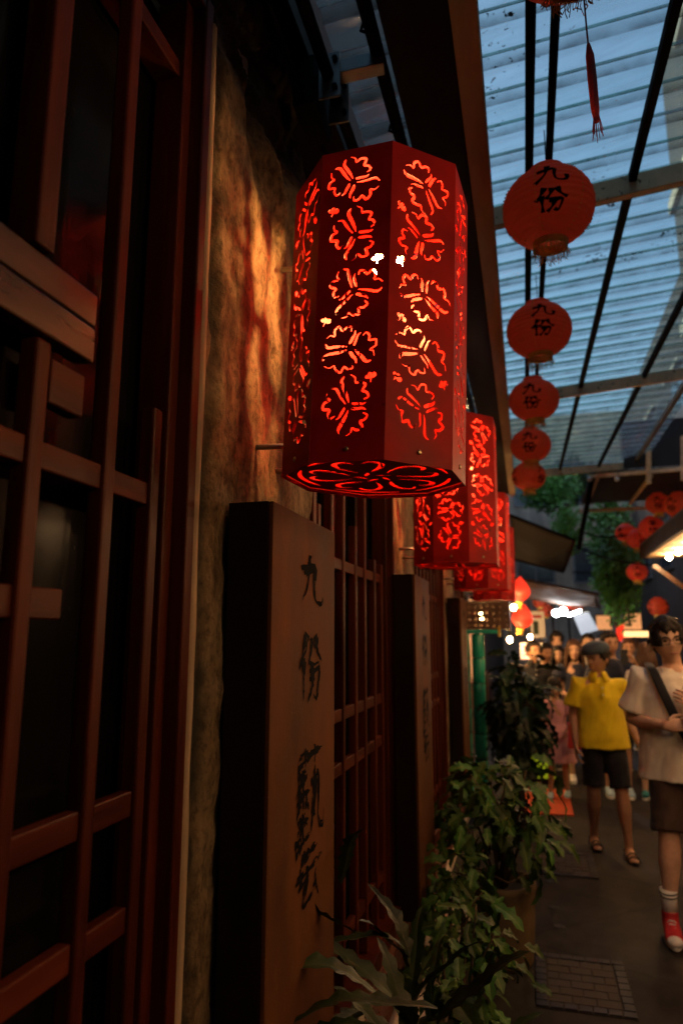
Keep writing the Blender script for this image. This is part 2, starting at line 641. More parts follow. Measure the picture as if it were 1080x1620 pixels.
def drain(x0, x1, y0, y1, label):
    t = thing('drain_cover', label, 'drain cover', ((x0 + x1) / 2, (y0 + y1) / 2, 0), 0, 'drain covers in the lane')
    b = .052
    MB().box(x0, x1, y0, y1, .002, .004).build('bed', MT['soil'], t, world=True)

    def tile(*a):
        MB().box(*a).build('tile', MT['tile'], t, world=True, bevel=.002)

    def brick(*a):
        MB().box(*a).build('brick', MT['brick'], t, world=True, bevel=.002)
    bricks(tile, x0, x1, y0, y0 + b, 7, 1, .004, .011, .006)
    bricks(tile, x0, x1, y1 - b, y1, 7, 1, .004, .011, .006)
    for xa in (x0, x1 - b):
        n = 7
        hh = (y1 - y0 - 2 * b) / n
        for k in range(n):
            tile(xa + .002, xa + b - .002, y0 + b + k * hh + .003, y0 + b + (k + 1) * hh - .003, .004, .011)
    bricks(brick, x0 + b + .004, x1 - b - .004, y0 + b + .004, y1 - b - .004, 3, 6, .004, .009, .006)


drain(-.06, .37, 3.53, 4.08, 'nearer brick-filled drain cover framed in dark tiles, beside the plant pot')
drain(-.06, .37, 5.33, 5.88, 'farther brick-filled drain cover framed in dark tiles, in front of the man in yellow')
for (px, py), nth in zip(((884, 1466), (875, 1436), (868, 1395), (862, 1330)), ('nearest', 'second nearest', 'third nearest', 'farthest')):
    p = at(px, py, Z=0)
    t = MB().lathe([(.0, .0035), (.03, .0035), (.034, .001)], 14, (0, 0, 0)).build('road_plug', MT['tile'])
    t.location = (p.x, p.y, 0.001)
    tag(t, 'small round dark plug in the asphalt, %s of the row beside the potted shrub' % nth, 'plug', 'round plugs in the asphalt')
m_ = MB().box(-.16, .3, 7.02, 8.1, .002, .014).build('floor_mat', MT['mat'], bevel=.004)
tag(m_, 'orange red doormat lying on the lane under the girl in pink', 'mat')

# =================================================================== THE TEA HOUSE (left side of the lane)
WX = -.66            # face of the plaster piers
bays = [(-.66, 1.31), (1.31, 3.36), (3.36, 5.4), (5.4, 7.2)]   # (left pier end handled below)
PIERS = [(-.72, -.02), (1.245, 2.03), (3.39, 4.08), (5.43, 6.1)]
WINS = [(-.02, 1.245), (2.03, 3.39), (4.08, 5.43)]
th = thing('tea_house', 'old timber and plaster tea house with red lattice windows along the lane', 'building', (-.7, 2, 0))


def pier(y0, y1, hi):
    nz, ny = (300, 84) if hi else (90, 24)
    vs, fs, mo = [], [], []
    z0, z1 = .34, 3.44
    for i in range(nz + 1):
        z = z0 + (z1 - z0) * i / nz
        for j in range(ny + 1):
            y = y0 + (y1 - y0) * j / ny
            d = .014 * noise.fractal(Vector((y * 3 + 3, z * 2.2, 1.3)), 1, 2, 5) + .009 * noise.fractal(Vector((y * 13, z * 12, 4.1)), 1, 2, 5)
            e = (y - y0)
            wob = .02 * noise.noise(Vector((z * 2.3, 7.7, y0))) + .012 * noise.noise(Vector((z * 9, 2.7, y0)))
            gcent = .058 + wob
            gv = math.exp(-(abs(e - gcent) / .027) ** 3) * (0.75 + .5 * noise.noise(Vector((z * 4, .3, 9.1 + y0))))
            d -= .022 * max(0, gv)
            # the broken rough stone near the head of the pier
            k = max(0, min(1, (z - 2.92 - .5 * abs(e - .3) + .12 * noise.noise(Vector((y * 6, z * 4, 2)))) / .16))
            d += -.05 * k + k * .05 * noise.fractal(Vector((y * 7, z * 6, 8.8)), 1, 2, 4)
            # raised curl of render beside the rough part
            ridge = math.exp(-((e - .42 + .55 * (z - 2.85) - .05 * math.sin(z * 7)) / .03) ** 2) * max(0, min(1, (z - 2.4) * 2.5))
            d += .028 * ridge
            hole = math.exp(-((e - .44) ** 2 + ((z - 2.42) * 1.0) ** 2) / .00012)
            d -= .03 * hole
            crack = math.exp(-((e - .435 - .012 * noise.noise(Vector((z * 5, 3, 3)))) / .0028) ** 2) * (1 if 1.95 < z < 2.45 else 0)
            d -= .006 * crack
            vs.append((WX + d, y, z))
            pit = max(0, noise.noise(Vector((y * 30, z * 22, 5.5))) - .25) * max(0, min(1, (2.1 - z) * .9)) * max(0, 1 - e / .3) * 2.6
            stain = max(0, noise.fractal(Vector((y * 5 + 2, z * 2.2, 6.6)), 1, 2, 4) - .12) * 1.5 * max(.25, 1 - e / .3)
            mo.append(max(0, min(1, gv * 1.3 + stain + k * .75 + pit + hole + .7 * crack)))
    for i in range(nz):
        for j in range(ny):
            a = i * (ny + 1) + j
            fs.append((a, a + 1, a + ny + 2, a + ny + 1))
    b = MB().add(vs, fs)
    me_off = th.location
    b.v = [v - me_off for v in b.v]
    me = b.mesh('plaster_pier', MT['plaster'], True)
    at_ = me.attributes.new('mortar_dark', 'FLOAT', 'POINT')
    at_.data.foreach_set('value', mo)
    return link('plaster_pier', me, th)


for i, (a, b) in enumerate(PIERS):
    pier(a, b, i == 1)
    MB().box(WX - .3, WX - .075, a + .004, b - .004, 0, 3.44).build('pier_core', MT['concrete'], th, world=True)

# windows: jambs, lattice bars and rails, transom planks, glass, dark room behind
BX0, BX1 = -.705, -.672


def window(y0, y1, bars, first):
    fr = MB()
    fr.box(WX - .09, WX + .012, y1 - .038, y1 - .004, .36, 3.1)
    fr.box(WX - .09, WX - .018, y1 - .075, y1 - .04, .36, 3.06)
    fr.box(WX - .09, WX + .012, y0 + .004, y0 + .038, .36, 3.1)
    fr.box(WX - .09, WX - .018, y0 + .04, y0 + .075, .36, 3.06)
    fr.box(WX - .09, WX + .01, y0 + .039, y1 - .039, 3.062, 3.12)
    fr.box(WX - .09, WX + .03, y0 + .039, y1 - .039, .36, .43)
    w = fr.build('window_frame', MT['wood'], th, world=True, bevel=.004)
    for y, top, bot in bars:
        MB().box(BX0, BX1, y - .0155, y + .0155, bot, top).build('lattice_bar', MT['wood'], w, world=True, bevel=.005)
    ys = sorted(y for y, _, _ in bars)
    for z0, z1 in ((1.888, 1.93), (1.342, 1.385), (1.158, 1.2), (.585, .628)):
        e = [y0 + .042] + ys + [ys[-1] if first is None else ys[-1]]
        for p, q in zip(ys[:-1], ys[1:]):
            MB().box(BX0 + .004, BX1 - .006, p + .0165, q - .0165, z0, z1).build('lattice_rail', MT['woodh'], w, world=True, bevel=.003)
    gl = MB().box(WX - .105, WX - .1, y0 + .04, y1 - .04, .43, 3.06).build('pane', MT['glass'], w, world=True)
    # inner sash members seen behind the bars
    for yy in (y0 + (y1 - y0) * .33, y0 + (y1 - y0) * .66):
        MB().box(WX - .098, WX - .07, yy - .03, yy + .03, .43, 3.06).build('inner_post', MT['darkwood'], w, world=True, bevel=.003)
    return w


w0 = window(-.02, 1.245, [(1.125, 2.08, .43), (.98, 3.06, .43), (.8, 2.08, .43), (.62, 3.06, .43), (.45, 2.08, .43), (.27, 3.06, .43), (.1, 2.08, .43)], True)
for (za, zb) in ((2.084, 2.142), (2.146, 2.2)):
    MB().box(-.7, -.664, .04, .905, za, zb).build('transom_plank', MT['plank'], w0, world=True, bevel=.003)
MB().box(-.71, -.655, .745, .785, 2.205, 3.06).build('transom_post', MT['wood'], w0, world=True, bevel=.004)
MB().box(-.702, -.674, .82, .9, 1.99, 2.06).build('short_rail', MT['woodh'], w0, world=True, bevel=.003)
MB().box(-.702, -.68, .62, .89, 1.672, 1.718).build('short_rail', MT['woodh'], w0, world=True, bevel=.003)
MB().box(-.75, -.69, .04, 1.2, 2.86, 2.9).build('transom_rail', MT['woodh'], w0, world=True, bevel=.003)
window(2.03, 3.39, [(2.18, 2.09, .43), (2.34, 3.06, .43), (2.5, 2.3, .43), (2.69, 2.09, .43), (2.85, 3.06, .43), (3.04, 1.99, .43), (3.19, 1.98, .43)], None)
window(4.08, 5.43, [(4.08 + .16 * k, 3.06 if k % 2 else 2.09, .43) for k in range(1, 8)], None)
window(6.1, 7.1, [(6.1 + .16 * k, 3.06 if k % 2 else 2.09, .43) for k in range(1, 6)], None)
# mortar strips between jamb and pier, plinth, upper storey, room behind
for i, (a, b) in enumerate(PIERS):
    n = 60
    vs, fs = [], []
    for k in range(n + 1):
        z = .36 + 2.7 * k / n
        wv = .017 + .008 * noise.noise(Vector((z * 3, a, 1))) + .004 * noise.noise(Vector((z * 11, a, 4)))
        vs += [(WX + .002, a - .006, z), (WX + .013, a, z), (WX + .012, a + wv, z), (WX - .01, a + wv + .008, z)]
    for k in range(n):
        for j in range(3):
            q = k * 4 + j
            fs.append((q, q + 1, q + 5, q + 4))
    MB().add(vs, fs).build('mortar_strip', MT['putty'], th, True, world=True)
b = MB().box(-5, WX - .32, -20, 7.4, 0, 3.44).build('room', MT['inside'], th, world=True)
MB().box(-5, -.59, -20, 7.4, 3.445, 3.52).build('eaves_board', MT['darkwood'], th, world=True, bevel=.004)
MB().box(-5, -.75, -20, 7.4, 3.525, 8.0).build('upper_wall', MT['darkconc'], th, world=True)
MB().box(-.92, -.75, -20, 7.4, .0, .335).build('plinth', MT['concrete'], th, world=True)
MB().box(-.745, -.62, -20, 7.4, .004, .062).build('plinth_foot', MT['concrete'], th, world=True, bevel=.006)
kk = 0
for row in range(4):
    z = .066 + row * .067
    y = 2.6 + (row % 2) * .11
    while y < 7.2:
        MB().box(-.74, -.645 + random.uniform(-.003, .003), y, y + .205, z, z + .058).build('brick', MT['redbrick'], th, world=True, bevel=.003)
        y += .215
MB().box(-.745, -.655, -20, 7.4, .066, .336).build('plinth_bed', MT['concrete'], th, world=True)
MB().box(-.9, -.64, -20, 7.4, .338, .358).build('sill_course', MT['darkwood'], th, world=True, bevel=.003)


# =================================================================== BRUSH STROKES for the writing
CH = {
    'nine': [[(.42, .98), (.40, .66), (.31, .34), (.06, .03)], [(.1, .6), (.36, .66), (.63, .72), (.62, .46), (.64, .18), (.8, .08), (.97, .13), (.97, .36)]],
    'share': [[(.32, .97), (.2, .7), (.03, .48)], [(.21, .66), (.22, .36), (.21, .02)], [(.53, .92), (.48, .7), (.34, .5)], [(.66, .94), (.78, .7), (.99, .55)],
              [(.43, .45), (.64, .46), (.84, .48), (.8, .22), (.72, .05), (.6, .12)], [(.6, .44), (.54, .22), (.36, .02)]],
    'tea': [[(.06, .8), (.5, .83), (.94, .86)], [(.33, .98), (.36, .7)], [(.69, .99), (.63, .72)], [(.5, .76), (.36, .55), (.02, .36)], [(.51, .72), (.7, .5), (.99, .38)],
            [(.24, .36), (.76, .39)], [(.5, .5), (.51, .25), (.5, .01), (.4, .07)], [(.45, .3), (.34, .18), (.2, .08)], [(.57, .3), (.68, .2), (.82, .1)]],
    'art': [[(.05, .92), (.5, .945), (.95, .96)], [(.32, 1.0), (.34, .86)], [(.68, 1.0), (.65, .86)], [(.08, .8), (.46, .82)], [(.27, .88), (.27, .6)], [(.04, .7), (.5, .72)],
            [(.18, .68), (.05, .57)], [(.34, .68), (.47, .6)], [(.1, .52), (.46, .54)], [(.27, .6), (.26, .42)], [(.02, .4), (.5, .44)],
            [(.54, .72), (.78, .76), (.8, .5), (.95, .43), (.99, .56)], [(.67, .86), (.64, .6), (.5, .4)], [(.56, .6), (.69, .53)],
            [(.22, .31), (.76, .34)], [(.06, .2), (.5, .22), (.94, .24)], [(.46, .2), (.28, .03), (.7, .07)], [(.66, .14), (.82, -.01)]],
    'house': [[(.04, .62), (.37, .67)], [(.2, .92), (.2, .24)], [(.0, .18), (.2, .23), (.4, .32)], [(.64, .98), (.72, .86)], [(.44, .74), (.7, .76), (.99, .79)],
              [(.63, .72), (.58, .4), (.38, .03)], [(.61, .52), (.76, .54), (.92, .55), (.87, .18), (.77, .03), (.66, .12)]],
}


def spline(pts, n):
    P = [Vector((p[0], p[1], 0)) for p in pts]
    P = [P[0] * 2 - P[1]] + P + [P[-1] * 2 - P[-2]]
    out = []
    segs = len(P) - 3
    for i in range(n + 1):
        t = segs * i / n
        k = min(int(t), segs - 1)
        u = t - k
        a, b, c, d = P[k], P[k + 1], P[k + 2], P[k + 3]
        out.append(.5 * ((2 * b) + (c - a) * u + (2 * a - 5 * b + 4 * c - d) * u * u + (3 * b - a - 3 * c + d) * u ** 3))
    return out


def stroke_quads(pts, wid, n=14, brush=True, seed=0):
    c = spline(pts, n)
    L, Rr = [], []
    for i, p in enumerate(c):
        d = (c[min(i + 1, n)] - c[max(i - 1, 0)])
        d = d.normalized() if d.length > 1e-9 else Vector((1, 0, 0))
        nrm = Vector((-d.y, d.x, 0))
        t = i / n
        w = wid * (.55 + .45 * math.cos(2 * math.pi * (t - .08)) * .6 + .25 * (1 - t))
        if brush:
            w *= 1 + .35 * noise.noise(Vector((t * 5, seed * 3.1, .5)))
            if t > .75:
                w *= max(.12, 1 - (t - .75) * 3.4)
        L.append(p + nrm * w)
        Rr.append(p - nrm * w)
    return L, Rr


def glyph(mb, name, fn, wid, n=14, brush=True):     # fn(u, v) -> 3-D point on the surface
    for k, st in enumerate(CH[name]):
        L, Rr = stroke_quads(st, wid, n, brush, k + len(name))
        vs = []
        for a, b in zip(L, Rr):
            vs += [fn(a.x, a.y), fn(b.x, b.y)]
        mb.add(vs, [(2 * i, 2 * i + 1, 2 * i + 3, 2 * i + 2) for i in range(n)])


def drybrush(mb, name, fn, wid, seed):      # each stroke as ragged bristle tracks that start and break unevenly
    r5 = random.Random(seed)
    n = 22
    for k, st in enumerate(CH[name]):
        L, Rr = stroke_quads(st, wid * r5.uniform(.75, 1.2), n, True, k + len(name) + seed)
        for lane in range(5):
            f0, f1 = lane / 5, (lane + 1) / 5
            i0, i1 = r5.randint(0, 3 if lane in (0, 4) else 1), n - r5.randint(0, 9 if lane in (0, 4) else 4)
            vs, run = [], []
            for i in range(i0, i1 + 1):
                gap = noise.noise(Vector((i * .55, lane * 1.7 + seed, k * 2.3))) > (.28 if lane in (0, 4) else .42)
                a = L[i].lerp(Rr[i], f0 + .03 * noise.noise(Vector((i * .9, lane, k))))
                b = L[i].lerp(Rr[i], f1 + .01 + .03 * noise.noise(Vector((i * .9, lane + 1, k))))
                if gap:
                    if len(run) > 2:
                        mb.add(run, [(2 * q, 2 * q + 1, 2 * q + 3, 2 * q + 2) for q in range(len(run) // 2 - 1)])
                    run = []
                else:
                    run += [fn(a.x, a.y) + Vector((lane * .00004 + k * .00001, 0, 0)), fn(b.x, b.y) + Vector((lane * .00004 + k * .00001, 0, 0))]
            if len(run) > 2:
                mb.add(run, [(2 * q, 2 * q + 1, 2 * q + 3, 2 * q + 2) for q in range(len(run) // 2 - 1)])


# =================================================================== SIGN BOARDS
def board(yy, label, glyphs):
    t = thing('sign_board', label, 'sign', (-.595, yy + .25, .35), 0, 'upright boards fixed to the tea house wall')
    x0, x1 = -.648, -.54
    MB().box(x0, x1 - .011, yy, yy + .5, .37, 1.945).build('board_body', MT['shadedside'], t, world=True, bevel=.003)
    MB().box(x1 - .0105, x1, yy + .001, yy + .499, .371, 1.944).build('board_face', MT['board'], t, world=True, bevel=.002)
    for zz in (.7, 1.6):
        MB().box(-.672, x0 - .001, yy + .2, yy + .3, zz, zz + .05).build('wall_cleat', MT['blackmetal'], t, world=True)
    for j, (nm, zc, hgt, wd, yc) in enumerate(glyphs):
        mb = MB()
        drybrush(mb, nm, lambda u, v, j=j: Vector((x1 + .0012 + .0002 * j, yy + yc + (u - .5) * wd, zc + (v - .5) * hgt)), .1 if nm != 'art' else .062, int(yy * 10) + j)
        mb.build('character', MT['ink'], t, world=True)
    return t


GL = [('nine', 1.79, .14, .2, .28), ('share', 1.57, .18, .2, .28), ('art', 1.2, .36, .23, .28)]
board(1.4, 'tall brown board with black brush characters, below the biggest red lantern', GL)
board(3.33, 'tall brown board behind the leafy pot, below the second red lantern', GL)
board(5.6, 'tall brown board beside the teal bamboo posts', GL)


# =================================================================== CUT-METAL LANTERNS
def petal_strokes(rot, scl, cx, cy, rnd):
    out = []
    for k in range(3):
        base = rot + k * 2.0944 + rnd.uniform(-.1, .1)
        jit = lambda: rnd.uniform(-.05, .05)

        def P(r, a):
            return (cx + scl * r * math.cos(base + R_(a)), cy + scl * r * math.sin(base + R_(a)))
        m = rnd.choice((-1, 1))
        w1 = rnd.uniform(.92, 1.1)
        A = [P(.14, -34 * m), P(.36, -45 * m), P(.62, -50 * m), P(.9 * w1, -52 * m), P(1.05 * w1, -44 * m)]
        B = [P(1.08 * w1, -33 * m), P(.98 * w1, -23 * m), P(.82 * w1, -19 * m), P(.95, -9 * m), P(.97, 4 * m), P(.74, 8 * m), P(.8, 20 * m), P(.78, 33 * m), P(.6, 34 * m)]
        C = [P(.66, 46 * m), P(.52, 50 * m), P(.36, 44 * m), P(.2, 30 * m), P(.16, 10 * m)]
        out += [(A, .062 * rnd.uniform(.75, 1.25)), (B, .05 * rnd.uniform(.8, 1.2)), (C, .056 * rnd.uniform(.75, 1.25))]
    return [(st, w * scl) for st, w in out]


def taper_poly(pts, w, n=13):
    c = spline(pts, n)
    L, Rr = [], []
    for i, p in enumerate(c):
        d = (c[min(i + 1, n)] - c[max(i - 1, 0)]).normalized()
        nrm = Vector((-d.y, d.x, 0))
        t = i / n
        ww = w * (.34 + .66 * math.sin(math.pi * min(1, max(0, t))) ** .8) * (.8 + .4 * t)
        L.append((p + nrm * ww)[:2])
        Rr.append((p - nrm * ww)[:2])
    return L + Rr[::-1]


def butterfly(cx, cy, s, rot):
    pts = [(0, -.9), (.12, -.3), (.5, -.35), (.95, -.1), (.9, .45), (.5, .62), (.28, .4), (.05, .75), (-.3, .7), (-.4, .35), (-.75, .4), (-.95, 0), (-.6, -.3), (-.14, -.28), (-.2, -.9)]
    return [(cx + s * (x * math.cos(rot) - y * math.sin(rot)), cy + s * (x * math.sin(rot) + y * math.cos(rot))) for x, y in pts]


def cut_sheet(name, outer, holes, thick, mats):
    cu = bpy.data.curves.new(name, 'CURVE')
    cu.dimensions = '2D'
    cu.fill_mode = 'BOTH'
    cu.extrude = thick / 2
    for poly in [outer] + holes:
        sp = cu.splines.new('POLY')
        sp.points.add(len(poly) - 1)
        for p, (x, y) in zip(sp.points, poly):
            p.co = (x, y, 0, 1)
        sp.use_cyclic_u = True
    o = bpy.data.objects.new(name, cu)
    COL.objects.link(o)
    dg = bpy.context.evaluated_depsgraph_get()
    me = bpy.data.meshes.new_from_object(o.evaluated_get(dg))
    bpy.data.objects.remove(o)
    bpy.data.curves.remove(cu)
    me.name = name
    me.materials.clear()
    for m in mats:
        me.materials.append(m)
    for p in me.polygons:
        p.material_index = 1 if p.normal.z < -.5 else 0
        p.use_smooth = False
    return me


LR, LH = .225, .76
PW = 2 * LR * math.sin(math.pi / 8)
APO = LR * math.cos(math.pi / 8)


def panel_mesh(seed, side=0):
    for k in range(60):          # keep only layouts whose cut-outs do not run into each other
        me = panel_try(seed + 101 * k, side)
        a = sum(p.area for p in me.polygons if p.normal.z > .5) / ((PW + .0024) * LH)
        if .68 < a < .88:
            return me
        bpy.data.meshes.remove(me)
    return panel_try(seed, side)


def panel_try(seed, side=0):
    rnd = random.Random(seed)
    hw, hh = PW / 2 + .0012, LH / 2
    outer = [(-hw, -hh), (hw, -hh), (hw, hh), (-hw, hh)]
    holes = []
    for k in range(5):
        cy = hh - .087 - k * .137
        cx = rnd.uniform(-.008, .008)
        for st, w in petal_strokes(rnd.uniform(0, 6.28), .0625, cx, cy, rnd):
            holes.append(taper_poly(st, w, 30 if len(st) > 7 else 13))
        if k < 4:
            sides = rnd.choice(((-1, 1), (1,), (-1, 1), (-1,))) if not (side and k == 1) else (side,)
            for sd in sides:
                holes.append(butterfly(sd * .056 + rnd.uniform(-.006, .006), cy - .069 + rnd.uniform(-.004, .004), .0145, rnd.uniform(-.9, .9)))
    return cut_sheet('cut_panel', outer, holes, .0024, [MT['lanternred'], MT['lanterninner']])


def plate_mesh():
    outer = [((LR - .003) * math.cos(math.pi * k / 4), (LR - .003) * math.sin(math.pi * k / 4)) for k in range(8)]
    holes = []
    for k in range(5):
        a0 = k * 2 * math.pi / 5 + .1
        holes.append(taper_poly([(.183 * math.cos(a0 + t * .2), .183 * math.sin(a0 + t * .2)) for t in range(6)], .007))
        b0 = a0 + .3

        def P(r, a):
            return (r * math.cos(b0 + a), r * math.sin(b0 + a))
        holes.append(taper_poly([P(.06, .42), P(.11, .48), P(.15, .36), P(.158, .16), P(.138, .04)], .0075))
        holes.append(taper_poly([P(.142, -.1), P(.158, -.25), P(.14, -.42), P(.1, -.42), P(.06, -.2)], .0075))
        holes.append(taper_poly([P(.05, 0), P(.032, .25), P(.022, .8)], .006, 8))
    return cut_sheet('cut_plate', outer, holes, .0024, [MT['lanternred'], MT['lanterninner']])


PANELS = [panel_mesh(s) for s in (3, 11, 27, 41, 58)]
FRONT = [panel_mesh(77, -1), panel_mesh(91, 1)]


def back_mesh():
    hw, hh = PW / 2 + .0012, LH / 2
    rnd = random.Random(4)
    holes = []
    for cx, za, zb, w in ((-.048, -.32, -.04, .027), (-.042, .0, .33, .031), (.036, -.345, .08, .03), (.046, .12, .345, .027)):
        l, r = [], []
        for i in range(15):
            z = za + (zb - za) * i / 14
            e = math.sin(math.pi * (i + .6) / 15.2) ** .4
            c = cx + .012 * math.sin(z * 17 + cx * 40)
            l.append((c - w * e * (1 + .3 * noise.noise(Vector((z * 14, cx * 9, 1)))), z))
            r.append((c + w * e * (1 + .3 * noise.noise(Vector((z * 14, cx * 9, 7)))), z))
        holes.append(l + r[::-1])
    return cut_sheet('back_panel', [(-hw, -hh), (hw, -hh), (hw, hh), (-hw, hh)], holes, .0024, [MT['lanternred'], MT['lanterninner']])


BACK = back_mesh()
PLATE = plate_mesh()


def cut_lantern(label):
    t = thing('wall_lantern', label, 'lantern', (0, 0, 0), 0, 'red cut metal lanterns bracketed to the tea house')
    for k in range(8):
        a = R_(-72) + math.pi / 8 + k * math.pi / 4
        link('back_panel' if k == 5 else 'side_panel', BACK if k == 5 else (FRONT[0] if k == 0 else (FRONT[1] if k == 7 else PANELS[(k * 2 + 1) % 5])), t, (APO * math.cos(a), APO * math.sin(a), LH / 2), (R_(90), 0, a + math.pi / 2))
    link('base_plate', PLATE, t, (0, 0, .012), (R_(180), 0, R_(-72)))
    MB().lathe([(.0, LH - .004), (LR - .003, LH - .004), (LR - .003, LH - .009), (0, LH - .009)], 8).build('top_plate', MT['lanternred'], t, False).rotation_euler = (0, 0, R_(-72))
    bb = MB().ball((.018, 0, .585), .042, .042, .046, 14, 9).build('bulb', MT['bulb'], t, True)
    MB().lathe([(.014, .632), (.02, .636), (.02, .69), (.008, .695), (.008, LH - .01)], 12).build('bulb_socket', MT['blackmetal'], t, True)
    for k in (0, 1, 7, 6):
        a = R_(-72) + math.pi / 8 + k * math.pi / 4
        c = Vector((APO * 1.008 * math.cos(a), APO * 1.008 * math.sin(a), .028))
        nrm = Vector((math.cos(a), math.sin(a), 0))
        for dz in (0,):
            MB().tube([c - nrm * .002, c + nrm * .002, c + nrm * .0032], [.0055, .0055, .003], 10).build('screw', MT['brass'], t, True)
    for (dy, z) in ((-.03, .09), (.11, .06), (.08, .64)):
        MB().tube([(-.305, dy, z), (-.2, dy, z)], .0075, 8).build('bracket_arm', MT['steel'], t, True)
    return t


proto = cut_lantern('largest and nearest red cut metal lantern on the tea house wall')
LL = [(1.6, None), (3.56, 'second red cut metal lantern along the wall, half behind the largest one'),
      (5.55, 'third red cut metal lantern along the wall, above the third board'),
      (7.35, 'farthest and smallest red cut metal lantern, over the teal posts')]
for i, (y, lb) in enumerate(LL):
    o = proto if i == 0 else copy_tree(proto)
    o.location = (-.355, y, 2.02 if i == 0 else 2.0)
    o.rotation_euler = (0, R_(2.2 if i == 0 else .6), R_((0, 3, -4, 2)[i]))
    if lb:
        o['label'] = lb
# =================================================================== EAVE BEAM, BRACKETS, GLASS ROOF
t = thing('eave_beam', 'dark wooden eave box with a pale weathered edge board above the lanterns', 'roof beam', (-.2, 3, 3.5))
MB().box(-.36, -.122, -3, 9.3, 3.515, 3.6).build('soffit_plank', MT['darkwood'], t, world=True, bevel=.003)
MB().hexa([(-.119, -3, 3.49), (-.036, -3, 3.49), (-.12, 9.3, 3.49), (-.2, 9.3, 3.49),
           (-.119, -3, 3.63), (-.036, -3, 3.63), (-.12, 9.3, 3.63), (-.2, 9.3, 3.63)]).build('edge_board', MT['fascia'], t, world=True, bevel=.004)
MB().tube([(-.385, -3, 3.47), (-.385, 3, 3.47), (-.385, 9.3, 3.47)], .022, 10).build('gutter_pipe', MT['blackmetal'], t, True, world=True)
for y in (1.72, 2.15, 3.2, 4.4):
    MB().tube([(-.395, y, 3.5), (-.41, y, 3.44), (-.385, y, 3.425), (-.36, y, 3.44)], .005, 6).build('gutter_hook', MT['blackmetal'], t, True, world=True)
t = thing('roof_bracket', 'grey steel bracket with bolted plates tying the eave to the tea house wall', 'bracket', (-.5, 1.83, 3.42))
MB().beam((-.56, 1.84, 3.43), (-.37, 1.86, 3.45), .05, .05).build('cross_bar', MT['steel'], t, world=True, bevel=.003)
for dy in (1.79, 1.9):
    MB().box(-.565, -.495, dy, dy + .008, 3.3, 3.46).build('side_plate', MT['steel'], t, world=True, bevel=.002)
    for zz in (3.33, 3.43):
        MB().tube([(-.51, dy - .012, zz), (-.51, dy + .02, zz)], .009, 8).build('bolt', MT['blackmetal'], t, world=True)
MB().box(-.64, -.57, 1.76, 1.95, 3.27, 3.44).build('back_block', MT['blackmetal'], t, world=True, bevel=.003)
for xx, zz, rr, lb in ((-.53, 3.38, .02, 'thick black pipe running along the dark eaves of the tea house'), (-.6, 3.3, .007, 'thin black cable slung along the dark eaves of the tea house')):
    pts = [(xx + .01 * math.sin(y * 2), y, zz + (.02 * math.sin(y * 1.7) if rr < .01 else 0)) for y in [k * .4 - 2 for k in range(24)]]
    tag(MB().tube(pts, rr, 8).build('eaves_pipe' if rr > .01 else 'eaves_cable', MT['blackmetal'], None, True), lb, 'pipe' if rr > .01 else 'cable')

RT = .2


def rz(x):
    return 3.75 + RT * (x - .15)


def skew(y):
    pts = [(-4, .06), (2.4, .14), (3.2, .17), (6, .37), (9, .74), (12, 1.0)]
    for (a, s0), (b, s1) in zip(pts[:-1], pts[1:]):
        if y <= b:
            return s0 + (s1 - s0) * max(0, (y - a)) / (b - a)
    return pts[-1][1]


rf = thing('glass_roof', 'clear corrugated sheet roof with cream beams over the lane', 'roof', (.6, 3, 3.8))
PITCHC = .19
prof = [(0, 0, .9), (.006, .001, .1), (.05, .007, 0), (.095, .003, 0), (.124, 0, .15), (.13, .0, .9), (.141, .026, .25), (.165, .026, .25), (.18, .0, .8)]
XS = [-.58, -.2, .2, .6, 1.0, 1.4, 1.72]


def sheet(v0, v1):
    vs, fs = [], []
    v = v0
    row = 0
    rows = []
    while v < v1:
        for dv, dz, sm in prof:
            rows.append((v + dv, dz, sm))
        v += PITCHC
    seam = []
    for vv, dz, sm in rows:
        for x in XS:
            seam.append(sm)
            sag = .004 * noise.noise(Vector((x * 2, vv * 1.5, 3)))
            vs.append((x, vv + skew(vv) * (x + .07), rz(x) + .075 + dz + sag))
    n = len(XS)
    for i in range(len(rows) - 1):
        for j in range(n - 1):
            a = i * n + j
            fs.append((a, a + 1, a + n + 1, a + n))
    o = MB().add(vs, fs).build('roof_sheet', MT['glassroof'], rf, world=True)
    o.data.attributes.new('seam', 'FLOAT', 'POINT').data.foreach_set('value', seam)


for k in range(9):
    sheet(-6.02 + k * 1.71, -6.02 + (k + 1) * 1.71 + (.05 if k < 8 else -.1))
for y in (-5.2, -2.4, .4, 3.2, 6.0, 9.0):
    s = skew(y)
    MB().beam((-.1, y, rz(-.1)), (1.68, y + s * 1.75, rz(1.68)), .05, .1).build('cross_beam', MT['creambar'], rf, world=True, bevel=.004)
for (xa, xb, w, mt) in ((.155, .03, .035, 'blackmetal'), (.735, .47, .036, 'blackmetal'), (1.42, 1.0, .036, 'blackmetal'), (1.7, 1.52, .05, 'steel')):
    y1 = 9.2 + skew(9) * (xb)
    MB().beam((xa + .02, -6, rz(xa) + .035), (xb, y1, rz(xb) + .035), w, .05).build('purlin', MT[mt], rf, world=True, bevel=.003)
MB().tube([(.215, -6, 3.7), (.17, 3, 3.7), (.085, 9.1, 3.68)], .016, 8).build('conduit', MT['blackmetal'], rf, True, world=True)
tp = thing('added_dark_roof', 'added unseen black cover behind the glass roof, keeping sky light out', 'roof', (1, -10, 3.8))  # unseen cover added to keep sky light off camera-facing sides
